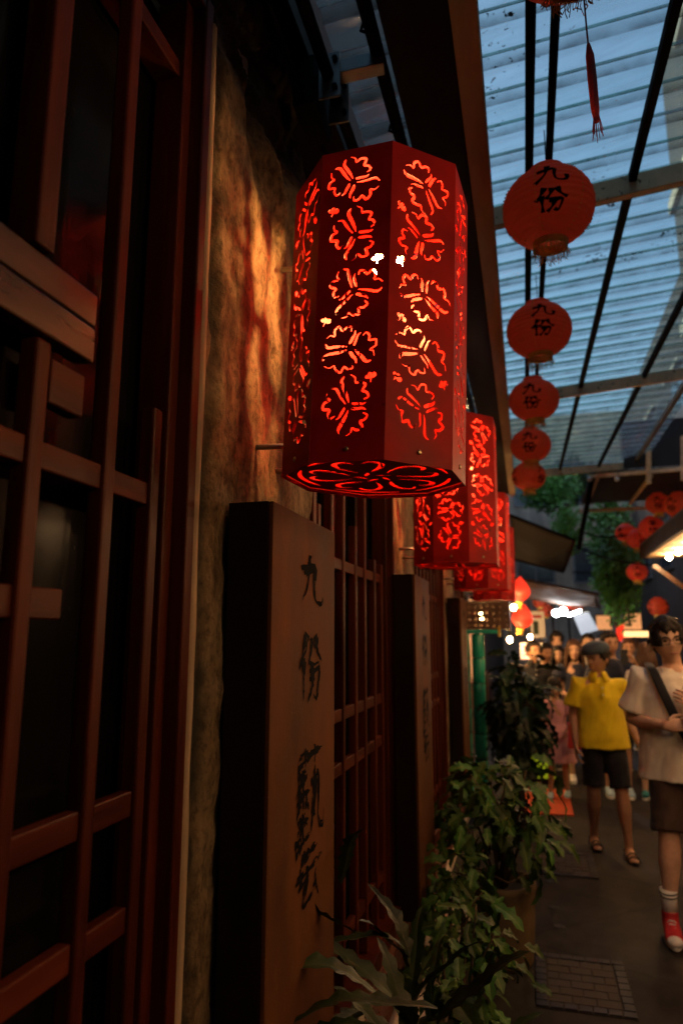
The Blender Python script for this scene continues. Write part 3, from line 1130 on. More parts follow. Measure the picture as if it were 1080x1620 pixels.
MB().hexa([(-.72, -20, 3.6), (3.05, -20, 4.3), (3.05, -6.1, 4.3), (-.72, -6.1, 3.6), (-.72, -20, 3.63), (3.05, -20, 4.33), (3.05, -6.1, 4.33), (-.72, -6.1, 3.63)]).build('cover', MT['blackcloth'], tp, world=True)
for y in (-18, -14, -10, -6.4):
    MB().beam((-.7, y, 3.56), (3.04, y, 4.25), .05, .05).build('rafter', MT['creambar'], tp, world=True)

# =================================================================== PAPER LANTERNS
RX, RZ = .18, .152


def lantern_body(ribs=15):
    mb = MB()
    prof = []
    n = ribs * 4
    for i in range(n + 1):
        t = -1.2 + 2.4 * i / n
        r = math.cos(t)
        rib = .0065 * abs(math.cos(math.pi * i / 4)) - .005
        prof.append(((RX + rib * 1.2) * r, RZ * math.sin(t) / math.sin(1.2) * .97))
    mb.lathe(prof, 40)
    return mb.mesh('lantern_body', MT['paper'], True)


LB = lantern_body()


def on_body(az, elx, off=.004):     # point on the lantern skin
    r = (RX + off)
    return Vector((r * math.cos(elx) * math.cos(az), r * math.cos(elx) * math.sin(az), RZ * 1.0 * math.sin(elx) / math.sin(1.2) * .97 + math.sin(elx) * off))


def char_meshes():
    out = []
    for q in range(3):
        az0 = -math.pi / 2 + .02 + q * 2.0944
        for j, nm in enumerate(['tea', 'house'] if q == 2 else ['nine', 'share']):
            mb = MB()
            ec = .3 - j * .66
            glyph(mb, nm, lambda u, v, ec=ec, az0=az0: on_body(az0 + (u - .5) * .72, ec + (v - .5) * .56), .095, 12, False)
            out.append(mb.mesh('character', MT['ink']))
    return out


CHM = char_meshes()
DOTS = []
for q in range(6):
    dm = MB()
    az = -math.pi / 2 - .3 + q * 1.0472
    for k in range(22):
        dm.ball(on_body(az, -1.0 + 2.0 * k / 21, .003), .0032, n=6, m=4)
    DOTS.append(dm.mesh('dotted_trim', MT['gold']))
cm = MB()
cm.lathe([(.066, .135), (.07, .15), (.07, .166), (.05, .168), (.05, .15)], 24)
CAPT = cm.mesh('top_ring', MT['paper'], True)
cm = MB()
cm.lathe([(.064, -.13), (.07, -.142), (.068, -.172), (.063, -.172), (.063, -.14)], 24)
CAPB = cm.mesh('bottom_band', MT['gold'], True)
fm = MB()
for k in range(90):
    a = 2 * math.pi * k / 90 + random.uniform(-.05, .05)
    l = random.uniform(.02, .048)
    p = Vector((.066 * math.cos(a), .066 * math.sin(a), -.17))
    fm.tube([p, p + Vector((random.uniform(-.006, .006), random.uniform(-.006, .006), -l * .6)), p + Vector((random.uniform(-.012, .012), random.uniform(-.01, .01), -l))], .0013, 4)
FRINGE = fm.mesh('fringe', MT['threads'])


def paper_lantern(label, loc, group, rz_=0, sc=1, mats=None, top=None, full=True):
    t = thing('paper_lantern', label, 'lantern', loc, rz_, group)
    t.scale = (sc, sc, sc)
    body = link('lantern_body', LB, t)
    if mats:
        body.data = mats
    link('top_ring', CAPT, t)
    link('bottom_band', CAPB, t)
    if full:
        for me in CHM:
            link('character', me, t)
        for me in DOTS:
            link('dotted_trim', me, t)['kind'] = 'stuff'
        link('fringe', FRINGE, t)['kind'] = 'stuff'
    if top is not None:
        MB().tube([(0, 0, .13), (.0, 0, (top - loc[2]) / sc)], .0022, 5).build('hanging_cord', MT['blackmetal'], t)
    return t


strg = [(1.47, .168, 'topmost red paper lantern, cut off by the top edge, with a long tassel'),
        (2.65, .147, 'largest fully seen red paper lantern of the hanging row'),
        (3.82, .122, 'second fully seen red paper lantern in the hanging row from above'),
        (5.03, .098, 'third fully seen red paper lantern in the hanging row from above'),
        (6.3, .074, 'fourth fully seen red paper lantern in the hanging row from above'),
        (7.57, .052, 'lowest and farthest red paper lantern of the hanging row')]
for i, (y, x, lb) in enumerate(strg):
    pl = paper_lantern(lb, (x, y, 3.36), 'row of red paper lanterns under the glass roof', R_((40, 0, 4, -8, -6, 50)[i]), top=3.7)
    if i in (1, 3):
        pl.rotation_euler.x = R_(4)
    if i == 0:
        tm = MB()
        tm.tube([(.03, .0, -.17), (.032, .0, -.3), (.034, 0, -.36)], .0022, 5)
        tm.tube([(.034, 0, -.34), (.036, 0, -.37), (.038, 0, -.43), (.04, 0, -.51), (.042, 0, -.545)], [.004, .0095, .0105, .0095, .006], 8)
        for k in range(14):
            a = k * .45
            tm.tube([(.042 + .006 * math.cos(a), .006 * math.sin(a), -.53), (.043 + .012 * math.cos(a), .012 * math.sin(a), -.57 - .01 * (k % 3))], .001, 4)
        tm.build('tassel', MT['tassel'], pl)

# =================================================================== BUILDINGS FARTHER ALONG THE LANE
def facade(name, label, x0, x1, y0, y1, z1, wallm, face, wins, extra=None):
    t = thing(name, label, 'building', ((x0 + x1) / 2, (y0 + y1) / 2, 0))
    MB().box(x0, x1, y0, y1, 0, z1).build('wall', MT[wallm], t, world=True)
    for (a, b, za, zb) in wins:
        if face == 'x-':
            fr = MB().box(x0 - .05, x0 - .002, a, b, za, zb).build('window_frame', MT['steel'], t, world=True)
            MB().box(x0 - .058, x0 - .052, a + .07, (a + b) / 2 - .03, za + .07, zb - .07).build('pane', MT['winblue'], fr, world=True)
            MB().box(x0 - .058, x0 - .052, (a + b) / 2 + .03, b - .07, za + .07, zb - .07).build('pane', MT['winblue'], fr, world=True)
            MB().box(x0 - .2, x0 - .06, a - .1, b + .1, zb + .05, zb + .12).build('hood', MT['concrete'], t, world=True)
        else:
            fr = MB().box(a, b, y0 - .05, y0 - .002, za, zb).build('window_frame', MT['steel'], t, world=True)
            MB().box(a + .07, (a + b) / 2 - .03, y0 - .058, y0 - .052, za + .07, zb - .07).build('pane', MT['winblue'], fr, world=True)
            MB().box((a + b) / 2 + .03, b - .07, y0 - .058, y0 - .052, za + .07, zb - .07).build('pane', MT['winblue'], fr, world=True)
            MB().box(a - .1, b + .1, y0 - .3, y0 - .06, zb + .05, zb + .12).build('hood', MT['concrete'], t, world=True)
    return t


bR = facade('lane_building', 'tall dark rendered building rising over the right of the glass roof', 3.1, 7, -20, 13.5, 13, 'darkconc', 'x-',
            [(y, y + 1.5, z, z + 1.4) for z in (5.2, 7.8, 10.4) for y in (-4, -1.2, 1.6, 4.4, 7.2, 10)])
for z in (4.6, 7.2, 9.8):
    MB().box(3.0, 3.097, -20, 13.5, z, z + .25).build('floor_band', MT['concrete'], bR, world=True)
for y in (.4, 6.1):
    MB().tube([(3.02, y, 4), (3.02, y, 12.8)], .05, 8).build('drain_pipe', MT['steel'], bR, True, world=True)
facade('lane_building', 'dark building behind the green hanging vines on the right', 3.3, 7, 13.6, 26, 9, 'darkconc', 'x-',
       [(y, y + 1.4, z, z + 1.3) for z in (3.2, 5.8) for y in (14.5, 17.5, 20.5, 23)])
facade('lane_building', 'pale grey building with hooded windows closing the far end of the lane', -4, 6, 25, 32, 9.5, 'concrete', 'y-',
       [(x, x + 1.3, z, z + 1.3) for z in (3.4, 6.2) for x in (-2.6, -.4, 1.5, 3.4)])
facade('lane_building', 'brownish building under the black and brown awnings on the left', -5, -.95, 7.5, 24.9, 7.5, 'darkconc', 'y-', [])
facade('lane_building', 'plain grey building closing the lane behind the viewer', -6, 7, -26, -20.1, 8, 'darkconc', 'y-', [])
# roof-top garden on the end building
def leaf_outline(n_lobes, depth, wid, L):
    pts = []
    N = n_lobes * 4
    for i in range(N + 1):
        t = i / N
        env = math.sin(math.pi * min(1, t * .96 + .04)) ** .75
        lob = 1 - depth * (.5 + .5 * math.cos(2 * math.pi * n_lobes * t))
        pts.append((t * L, wid * env * lob))
    return pts


def leaf_mesh(name, L, wid, lobes, depth, mat, bend=.35, fold=.25, seed=0, seg=None):
    pts = leaf_outline(lobes, depth, wid, L)
    vs, fs, rib = [], [], []
    for i, (x, w) in enumerate(pts):
        t = x / L
        z = -bend * L * t * t + .02 * L * math.sin(t * 9 + seed)
        for sg, k in ((-1, 1), (-1, .5), (-1, .1), (0, 0), (1, .1), (1, .5), (1, 1)):
            ww = w * k
            sweep = .32 * w * k * (1 if lobes > 3 else .6)        # lobes lean towards the tip
            ruf = .07 * w * k * math.sin(t * 21 + seed + sg) + .05 * w * k * math.sin(t * 47 + seed * 2)
            vs.append((min(x * (1 - .18 * bend * t) + sweep, L * 1.02), sg * ww, z + fold * ww * (1.25 - .5 * k) + ruf - .3 * fold * w * k * k))
            vein = .5 if (i % 4 == 2 and k in (.5, .1)) else 0
            rib.append(1 if k == 0 else (.55 if k == .1 else vein * .5))
    for i in range(len(pts) - 1):
        for j in range(6):
            a = i * 7 + j
            fs.append((a, a + 7, a + 8, a + 1))
    me = MB().add(vs, fs).mesh(name, MT[mat], True)
    at_ = me.attributes.new('rib', 'FLOAT', 'POINT')
    at_.data.foreach_set('value', rib)
    return me


BUSHL = [leaf_mesh('leaf', .115, .034, 3, .5, 'leaf', .3 + .15 * k, .3, k) for k in range(4)]
DEEPL = [leaf_mesh('leaf', .2, .06, 4, .5, 'leafdeep', .4 + .12 * k, .3, k) for k in range(3)]
FRONDS = [leaf_mesh('frond', .46, .05, 7, .42, 'frond', .3 + .14 * k, .3, k * 2) for k in range(4)]


def aim(d, roll=0):
    q = Vector(d).to_track_quat('X', 'Z')
    return (q.to_matrix() @ Matrix.Rotation(roll, 3, 'X')).to_euler()


def place_leaf(meshes, t, p, d, sc, rnd, name='leaf'):
    return link(name, rnd.choice(meshes), t, p, aim(d, rnd.uniform(-.7, .7)), (sc,) * 3)


def shrub(label, loc, rx, ry, rz_, n, meshes, rnd, stems=9, hang=.25, cat='plant', name='leafy_shrub', zc=None, sz=(.75, 1.25), fillkind=None):
    t = thing(name, label, cat, loc)
    zc = zc if zc is not None else rz_
    tips = []
    for k in range(stems):
        a = 2 * math.pi * k / stems + rnd.uniform(-.3, .3)
        e = rnd.uniform(.2, 1.35)
        tip = Vector((rx * .92 * math.cos(a) * math.cos(e), ry * .92 * math.sin(a) * math.cos(e), zc + rz_ * .9 * math.sin(e) - .1 * rz_))
        base = Vector((rnd.uniform(-.03, .03), rnd.uniform(-.03, .03), 0))
        mid = (base + tip) * .5 + Vector((rnd.uniform(-.05, .05), rnd.uniform(-.05, .05), .08))
        pts = [base, (base + mid) * .5 + Vector((0, 0, .03)), mid, (mid + tip) * .5 + Vector((0, 0, .025)), tip]
        MB().tube(pts, [.008, .007, .006, .004, .0025], 6).build('stem', MT['stem'], t, True)
        tips.append(pts)
    for k in range(n):
        if rnd.random() < .55:
            pts = rnd.choice(tips)
            u = rnd.uniform(1.2, 3.99)
            i = int(u)
            p = pts[i].lerp(pts[i + 1], u - i)
            d = Vector((rnd.gauss(0, 1), rnd.gauss(0, 1), rnd.gauss(.1, .6))) + Vector((p.x, p.y, 0)).normalized() * .8
        else:
            a, e = rnd.uniform(0, 6.283), math.asin(rnd.uniform(-.75, 1))
            r = rnd.uniform(.62, 1.04) * (1 + .16 * math.sin(3 * a + 2 * e))
            p = Vector((rx * r * math.cos(a) * math.cos(e), ry * r * math.sin(a) * math.cos(e), zc + rz_ * r * math.sin(e)))
            d = Vector((math.cos(a) * math.cos(e), math.sin(a) * math.cos(e), math.sin(e) * .6 - hang)) + Vector((rnd.gauss(0, .45), rnd.gauss(0, .45), rnd.gauss(0, .3)))
        place_leaf(meshes, t, p, d.normalized(), rnd.uniform(*sz), rnd)
    return t


rnd = random.Random(5)
# potted shrub in the lane
PX, PY = -.215, 3.95
pt = thing('plant_pot', 'weathered terracotta pot holding the leafy green shrub', 'pot', (PX, PY, 0))
MB().lathe([(.0, .003), (.14, .003), (.15, .02), (.165, .2), (.17, .34), (.178, .36), (.178, .39), (.16, .392), (.155, .36), (.15, .34)], 32).build('pot_body', MT['pot'], pt, True)
MB().lathe([(0, .35), (.149, .345)], 20).build('soil', MT['soil'], pt, True)
MB().tube([(-.16, .04, .4), (-.1, -.1, .46), (.05, -.15, .42), (.14, -.05, .45)], .0045, 6).build('creeping_twig', MT['stem'], pt, True)
shrub('bushy green shrub with lobed leaves spilling over the terracotta pot', (PX, PY, .352), .34, .34, .36, 288, BUSHL, rnd, 12, .45, zc=.34, sz=(.7, 1.2))
# second, lower plant left of the pot with narrow leaves
shrub('thin trailing plant with small leaves between the pot and the second board', (-.4, 3.45, .0), .16, .2, .36, 110, BUSHL, rnd, 7, .7, zc=.38, sz=(.7, 1.15))
# dark shrub near the teal posts
p = at(820, 1130, Y=6.6)
shrub('dark big-leaved shrub standing in front of the teal bamboo posts', (p.x, 6.6, 0), .24, .36, .5, 225, DEEPL, rnd, 10, .6, zc=.98, sz=(.7, 1.2))
# fronds at the foot of the first board
fp = thing('staghorn_plant', 'low plant of long lobed fronds at the foot of the nearest board', 'plant', (-.38, 2.15, 0))
for k in range(46):
    a = rnd.uniform(0, 6.283)
    e = rnd.uniform(-.1, 1.0)
    b0 = Vector((rnd.uniform(-.1, .12), rnd.uniform(-.3, .28), rnd.uniform(.25, .62)))
    d = Vector((math.cos(a) * math.cos(e), math.sin(a) * math.cos(e), math.sin(e)))
    d.x = min(max(d.x, -.15), .45)
    place_leaf(FRONDS, fp, b0, d.normalized(), rnd.uniform(.5, .8), rnd, 'frond')
for (px_, py_, tx, ty, Yv, sc) in ((560, 1480, 476, 1395, 1.75, .62), (600, 1570, 505, 1490, 1.65, .75), (540, 1400, 548, 1290, 2.0, .62), (690, 1600, 520, 1530, 1.6, .8),
                                   (600, 1620, 470, 1600, 1.55, .6), (640, 1500, 530, 1420, 2.2, .7), (640, 1620, 560, 1400, 2.1, .8)):
    a, b = at(px_, py_, Y=Yv + .05), at(tx, ty, Y=Yv)
    place_leaf(FRONDS, fp, a - fp.location, (b - a).normalized(), sc * .9, rnd, 'frond')
for k in range(9):
    a = rnd.uniform(0, 6.28)
    MB().tube([(0, k * .05 - .2, 0), (.04 * math.cos(a), k * .05 - .2, .25), (.1 * math.cos(a), k * .06 - .2, .5)], [.012, .01, .005], 6).build('stem', MT['stem'], fp, True)
shrub('thin-leaved plant between the long fronds and the terracotta pot', (-.27, 2.75, 0), .19, .24, .34, 190, BUSHL, rnd, 8, .5, zc=.4, sz=(.6, 1.0))
# concrete block ledge by the wall behind the plants
tag(MB().box(-.62, -.42, 2.45, 4.6, .004, .1).build('kerb', MT['concrete'], bevel=.01), kind='structure')

# vines and greenery far along the lane
def foliage_mass(name, label, cat, loc, rx, ry, rz_, n, size, mat, stalk=True):
    t = thing(name, label, cat, loc)
    mb = MB()
    r2 = random.Random(int(loc[1] * 10 + loc[0] * 100))
    for k in range(n):
        a, e, r = r2.uniform(0, 6.283), math.asin(r2.uniform(-1, 1)), r2.random() ** .5
        lump = 1 + .3 * noise.noise(Vector((math.cos(a) * 2, math.sin(a) * 2, e * 3 + loc[1])))
        c = Vector((rx * r * lump * math.cos(a) * math.cos(e), ry * r * lump * math.sin(a) * math.cos(e), rz_ * r * lump * math.sin(e)))
        d = Vector((r2.gauss(0, 1), r2.gauss(0, 1), r2.gauss(-.3, 1))).normalized()
        s = d.orthogonal().normalized()
        l, w = size * r2.uniform(.6, 1.3), size * r2.uniform(.25, .45)
        mb.add([c, c + d * l * .5 + s * w, c + d * l, c + d * l * .5 - s * w], [(0, 1, 2, 3)])
    f = mb.build('foliage', MT[mat], t)
    f['kind'] = 'stuff'
    if stalk:
        for k in range(5):
            MB().tube([(r2.uniform(-rx, rx) * .4, r2.uniform(-ry, ry) * .4, -rz_ * 1.0), (r2.uniform(-rx, rx) * .5, 0, 0), (r2.uniform(-rx, rx) * .4, 0, rz_ * .9)], .02, 6).build('stem', MT['stem'], t, True)
    return t


p = at(978, 935, Y=13)
foliage_mass('hanging_vine', 'tall curtain of green vines hanging over the crowd', 'vine', (p.x, 13, 2.75), .42, .4, .95, 2600, .1, 'vine')
p = at(965, 860, Y=17)
foliage_mass('hanging_vine', 'pale green creeper behind the red lantern cluster', 'vine', (p.x, 17, 4.0), .55, .4, 1.2, 2200, .12, 'vine')
p = at(898, 835, Y=15.5)
foliage_mass('hanging_vine', 'loose green creeper between the black awning and the dark canopy', 'vine', (p.x, 15.5, p.z), .35, .3, .6, 900, .1, 'vine')
p = at(868, 778, Y=22)
foliage_mass('roof_shrub', 'bright green bush on the roof below the lowest hanging lantern', 'bush', (p.x, 22, p.z + .1), .95, .6, .75, 1800, .16, 'vine')
p = at(905, 770, Y=23)
foliage_mass('roof_shrub', 'dark green bush on the roof beside the dark canopy', 'bush', (p.x, 23, p.z + .2), .8, .6, .8, 1500, .16, 'leaf')

# =================================================================== STALLS, AWNINGS, LAMPS
AWX, AWZ = 1.42, 2.6
t = thing('lit_awning', 'long beige-lined awning with small lit downlights along the right side of the lane', 'awning', (1.9, 4, AWZ))
for k in range(11):
    y0 = -2.16 + k * 1.04
    MB().box(AWX, 2.75, y0, y0 + 1.03, AWZ, AWZ + .05).build('lining_panel', MT['beige'], t, world=True, bevel=.004)
MB().box(AWX - .05, AWX - .003, -2.16, 9.3, AWZ - .004, AWZ + .16).build('edge_board', MT['darkwood'], t, world=True, bevel=.004)
for k in range(18):
    y = -.35 + k * .54
    dl = MB().ball((AWX + .2, y, AWZ - .045), .03, .03, .026, 12, 8).build('lamp_bulb', MT['downlight'], t, True, world=True)
    MB().lathe([(.02, AWZ - .022), (.026, AWZ - .012), (.03, AWZ - .001)], 12, (AWX + .2, y, 0)).build('lamp_socket', MT['white'], t, True, world=True)
MB().box(AWX - .02, 3.08, -2.2, 9.4, AWZ + .17, AWZ + .2).build('top_cover', MT['blackcloth'], t, world=True)
for y in (9.2, 6.9, 4.5, 2.2, 0):
    MB().box(2.2, 2.27, y, y + .07, 0, AWZ - .002).build('post', MT['darkwood'], t, world=True, bevel=.004)
MB().beam((1.5, 9.2, 2.5), (2.2, 9.2, 1.9), .05, .05).build('brace', MT['plank'], t, world=True)
st = thing('market_stall', 'dim timber market stall under the lit awning on the right', 'stall', (2.5, 6, 0))
MB().box(2.32, 2.95, 2.5, 9.0, 0, .9).build('counter', MT['darkwood'], st, world=True, bevel=.01)
MB().box(2.28, 2.99, 2.45, 9.05, .905, .94).build('counter_top', MT['plank'], st, world=True, bevel=.006)
MB().box(2.96, 3.06, -2.2, 9.4, .95, 2.59).build('back_wall', MT['darkwood'], st, world=True)
for k in range(3):
    MB().box(2.7, 2.95, 2.2, 9.2, 1.2 + k * .4, 1.23 + k * .4).build('shelf', MT['plank'], st, world=True)
# dark canopy over the lane
t = thing('dark_canopy', 'black-roofed canopy with steel frame beyond the glass roof, above the red lantern cluster', 'canopy', (1.6, 11, 3.9))
MB().box(.93, 3.05, 10.0, 12.2, 3.87, 3.92).build('cover', MT['blackcloth'], t, world=True)
MB().beam((.88, 9.95, 3.84), (3.05, 9.95, 3.9), .05, .05).build('frame_bar', MT['creambar'], t, world=True)
MB().beam((.9, 12.25, 3.75), (3.05, 12.25, 3.75), .05, .05).build('frame_bar', MT['creambar'], t, world=True)
for x in (1.0, 1.7, 2.4):
    MB().beam((x, 9.98, 3.82), (x, 12.2, 3.82), .035, .05).build('rafter', MT['creambar'], t, world=True)
for (px_, y0, y1) in ((1025, 700, 765), (1080, 690, 760)):
    a, b = at(px_, y0, Y=9.93), at(px_, y1, Y=9.93)
    MB().beam(a, b, .06, .06, (0, 1, 0)).build('upright', MT['creambar'], t, world=True)
MB().box(1.35, 3.05, 9.96, 9.99, 3.93, 4.6).build('dark_curtain', MT['blackcloth'], t, world=True)
MB().tube([(.93, 9.94, 3.86), (.9, 10.6, 3.6), (.86, 11.5, 3.3), (.84, 12.2, 3.1)], .04, 8).build('cable_bundle', MT['blackmetal'], t, True, world=True)
for (px_) in (932, 975):
    a = at(px_, 758, Y=9.9)
    MB().ball(a, .035, n=10, m=7).build('lamp_globe', MT['white'], t, True, world=True)


def cloth_awning(label, corners, mat, bars):
    c = [Vector(q) for q in corners]
    t = thing('cloth_awning', label, 'awning', c[0])
    n = 14
    vs, fs = [], []
    for i in range(n + 1):
        for j in range(n + 1):
            u, v = i / n, j / n
            p = (c[0] * (1 - u) + c[1] * u) * (1 - v) + (c[3] * (1 - u) + c[2] * u) * v
            p.z -= .12 * math.sin(math.pi * u) * math.sin(math.pi * v) + .03 * noise.noise(p * 3)
            vs.append(p)
    for i in range(n):
        for j in range(n):
            a = i * (n + 1) + j
            fs.append((a, a + 1, a + n + 2, a + n + 1))
    o = MB().add(vs, fs).build('cloth', MT[mat], t, True, world=True)
    sd = o.modifiers.new('thick', 'SOLIDIFY')
    sd.thickness = .012
    for a, b in bars:
        MB().beam(c[a], c[b], .035, .035).build('pole', MT['darkwood'], t, world=True)
    return t


cloth_awning('black cloth awning sagging from the left wall beyond the lanterns', [at(805, 815, Y=9.2), at(908, 855, Y=9.6), at(890, 905, Y=11), at(812, 885, Y=11)], 'blackcloth', [(0, 1), (1, 2), (3, 2)])
cloth_awning('brown cloth awning over the brightly lit stall on the left', [at(815, 915, Y=10), at(945, 940, Y=10.6), at(948, 962, Y=12.5), at(835, 948, Y=12.5)], 'browncloth', [(0, 1), (1, 2)])
MB()
t = thing('canvas_sheet', 'pale blue-white tilted canvas sheet under the floodlights', 'sheet', at(925, 985, Y=13))
a, b, c_, d = at(905, 972, Y=12.6), at(930, 968, Y=12.6), at(945, 995, Y=13.4), at(918, 1003, Y=13.4)
o = MB().add([a, b, c_, d], [(0, 1, 2, 3)]).build('canvas', MT['sheetglow'], t, world=True)
o.modifiers.new('thick', 'SOLIDIFY').thickness = .02
MB().beam(a, b, .03, .03).build('pole', MT['steel'], t, world=True)
for px_, py_, r in ((879, 970, .055), (890, 967, .06)):
    q = at(px_, py_, Y=11.6)
    t = thing('floodlight', 'white floodlight, %s of the pair under the brown awning' % ('left' if px_ < 885 else 'right'), 'lamp', q)
    MB().ball((0, 0, 0), r, n=14, m=8).build('lamp_globe', MT['flood'], t, True)
    MB().tube([(0, 0, r), (0, 0, r + .1)], .02, 8).build('lamp_holder', MT['blackmetal'], t)
q = at(908, 971, Y=11.9)
t = thing('tube_lamp', 'short white tube lamp beside the floodlights', 'lamp', q)
MB().beam((-.1, 0, -.03), (.1, 0, .05), .03, .03).build('tube', MT['flood'], t)
MB().beam((-.1, 0, .0), (.1, 0, .08), .04, .025).build('tube_holder', MT['steel'], t)

# warm bulbs of the left stalls
for px_, py_, Y_, lb in ((812, 961, 7.9, 'bare warm bulb between the two glowing red balloon lanterns'), (838, 1008, 9.6, 'bare warm bulb above the pink lit sign'), (806, 1012, 8.4, 'bare warm bulb left of the pink lit sign')):
    q = at(px_, py_, Y=Y_)
    t = thing('bare_bulb', lb, 'lamp', q)
    MB().ball((0, 0, 0), .026, .026, .034, 12, 8).build('bulb', MT['warmbulb'], t, True)
    MB().tube([(0, 0, .03), (0, 0, .09), (0, 0, .5)], [.018, .014, .003], 8).build('bulb_socket', MT['blackmetal'], t, True)


def balloon(label, q, s, tilt):
    t = thing('balloon_lantern', label, 'lantern', q)
    prof = []
    for i in range(17):
        u = i / 16
        r = s * math.sin(math.pi * u ** .75) * (1.0 if u > .4 else 1) * .62
        prof.append((max(.002, r), (u - .5) * s * 1.5))
    MB().lathe(prof, 20).build('lantern_skin', MT['heartglow'], t, True)
    MB().lathe([(.05, -s * .74), (.055, -s * .8), (.03, -s * .95), (.045, -s * 1.1)], 12).build('bottom_tuft', MT['gold'], t, True)
    MB().tube([(0, 0, s * .74), (0, 0, s * 1.4)], .004, 6).build('hanging_cord', MT['blackmetal'], t)
    t.rotation_euler = (0, tilt, 0)


balloon('upper glowing red balloon lantern beside the row of cut metal lanterns', at(821, 932, Y=8.2), .2, .1)
balloon('lower glowing red balloon lantern below the bare bulb', at(826, 975, Y=8.5), .2, .2)

# lantern cluster on the right, farther row of small ones
cl = [(1040, 797, 11.0, 1.0, 'upper left of the two red lanterns under the dark canopy'), (1072, 799, 10.6, 1.12, 'upper right red lantern under the dark canopy, cut by the frame'),
      (989, 843, 12.4, .95, 'leftmost red lantern of the cluster below the dark canopy'), (1009, 853, 12.2, 1.05, 'low red lantern in the middle of the cluster below the dark canopy'),
      (1030, 835, 11.6, 1.1, 'red lantern with a gold foot in the middle of the cluster'), (1066, 842, 12.0, 1.0, 'dim red lantern at the right end of the cluster'),
      (1007, 905, 11.0, .85, 'single lit red lantern hanging alone beside the lit awning')]
for px_, py_, Y_, sc_, lb in cl:
    q = at(px_, py_, Y=Y_)
    lit = py_ > 830
    lbm = None
    pl = paper_lantern(lb, q, 'red lanterns hung below the dark canopy', random.uniform(0, 6), sc_, top=3.84, full=True)
    if lit:
        me = LB.copy()
        me.materials[0] = MT['litpaper']
        kids(pl)[0].data = me
for px_, py_, Y_, sc_, lb in ((853, 952, 13, .7, 'small red lantern hanging left of the floodlights'), (862, 966, 13.4, .75, 'small red lantern nearest the left floodlight'), (912, 960, 13, .6, 'small red lantern right of the floodlights'),
                              (1040, 960, 12, .9, 'dim red lantern in the dark stall above the long-haired visitor')):
    q = at(px_, py_, Y=Y_)
    pl = paper_lantern(lb, q, 'small red lanterns over the crowd', random.uniform(0, 6), sc_, top=q.z + .5)

# signs among the stalls
q = at(838, 1030, Y=9.9)
t = thing('lit_sign', 'small pink-lit sign board beside the man with an orange-lit face', 'sign', q)
MB().box(-.13, .13, 0, .04, -.11, .11).build('sign_face', MT['signlit'], t)
MB().box(-.145, .145, .005, .06, -.125, -.112).build('sign_frame', MT['darkwood'], t)
MB().box(-.02, .02, .045, .08, -1.8, .1).build('sign_post', MT['darkwood'], t)
for k in range(3):
    MB().box(-.09, .09 - .04 * k, -.006, -.002, .05 - k * .055, .066 - k * .055).build('printed_line', MT['tassel'], t)
q = at(848, 988, Y=11)
t = thing('poster', 'white poster with a dark figure under the brown awning', 'poster', q)
MB().box(-.12, .12, 0, .02, -.2, .2).build('poster_sheet', MT['white'], t)
MB().box(-.05, .03, -.006, -.001, -.15, .05).build('poster_figure', MT['leafdeep'], t)
MB().box(-.07, .08, -.006, -.001, .1, .14).build('poster_print', MT['tassel'], t)
q = at(848, 1222, Y=8.4)
t = thing('green_sign', 'yellow-green lit panel standing on the ground behind the dark shrub', 'sign', (q.x, 8.4, 0))
MB().box(-.26, .2, 0, .05, .06, .42).build('panel_face', MT['signgreen'], t, bevel=.005)
MB().box(-.28, .22, -.01, .06, .0, .055).build('panel_foot', MT['darkwood'], t)
q = at(714, 952, Y=6.6)
t = thing('lit_strip', 'narrow cyan lit strip beside the third board', 'sign', q)
MB().box(-.028, .028, 0, .03, -.06, .06).build('strip_face', MT['signblue'], t)
MB().box(-.04, .04, .031, .05, -.3, .07).build('strip_back', MT['blackmetal'], t)

# teal bamboo posts with top rail
TY = 6.95
q = at(758, 1100, Y=TY)
t = thing('bamboo_screen', 'teal painted bamboo-style posts with a flat top rail beside the third board', 'fence', (q.x, TY, 0))
for dx, dy, r in ((0, 0, .062), (-.135, .06, .05), (-.27, .12, .05)):
    po = MB().tube([(dx, dy, 0), (dx, dy, 1.655)], r * .8, 12).build('bamboo_post', MT['teal'], t, True)
    for k in range(7):
        z = .02 + k * .235
        MB().lathe([(r * .9, z), (r, z + .012), (r * .97, z + .11), (r, z + .215), (r * .9, z + .227)], 18, (dx, dy, 0)).build('bamboo_segment', MT['teal'], po, True)
    for k in range(1, 7):
        MB().lathe([(r * .93, .008 + k * .235), (r * 1.02, .012 + k * .235), (r * .93, .016 + k * .235)], 14, (dx, dy, 0)).build('bamboo_joint', MT['blackmetal'], po, True)
MB().box(-.4, .2, -.09, .2, 1.66, 1.7).build('top_rail', MT['teal'], t, bevel=.006)
MB().box(.201, .225, -.08, .05, 1.63, 1.73).build('rail_end', MT['gold'], t, bevel=.004)
# perforated lamp standing on the rail
q = at(762, 978, Y=TY + .05)
t = thing('perforated_lamp', 'squat brown perforated lamp glowing gold on the teal rail', 'lamp', (q.x, TY + .06, 1.703))
outer = [(-.27, 0), (.27, 0), (.27, .26), (-.27, .26)]
hl = []
r3 = random.Random(8)
for i in range(9):
    for j in range(4):
        cx, cy = -.24 + i * .06 + r3.uniform(-.006, .006), .035 + j * .062 + r3.uniform(-.006, .006)
        hl.append(butterfly(cx, cy, .016, r3.uniform(0, 6)))
lampm = M('brown_perforated_metal', (.1, .05, .03), .5, var=.3)
LS = cut_sheet('lamp_side', outer, hl, .003, [lampm, lampm])
link('lamp_side', LS, t, (0, -.12, 0), (R_(90), 0, 0))
link('lamp_side', LS, t, (0, .12, 0), (R_(90), 0, R_(180)))
MB().box(-.274, .274, -.124, .124, .262, .275).build('lamp_top', lampm, t)
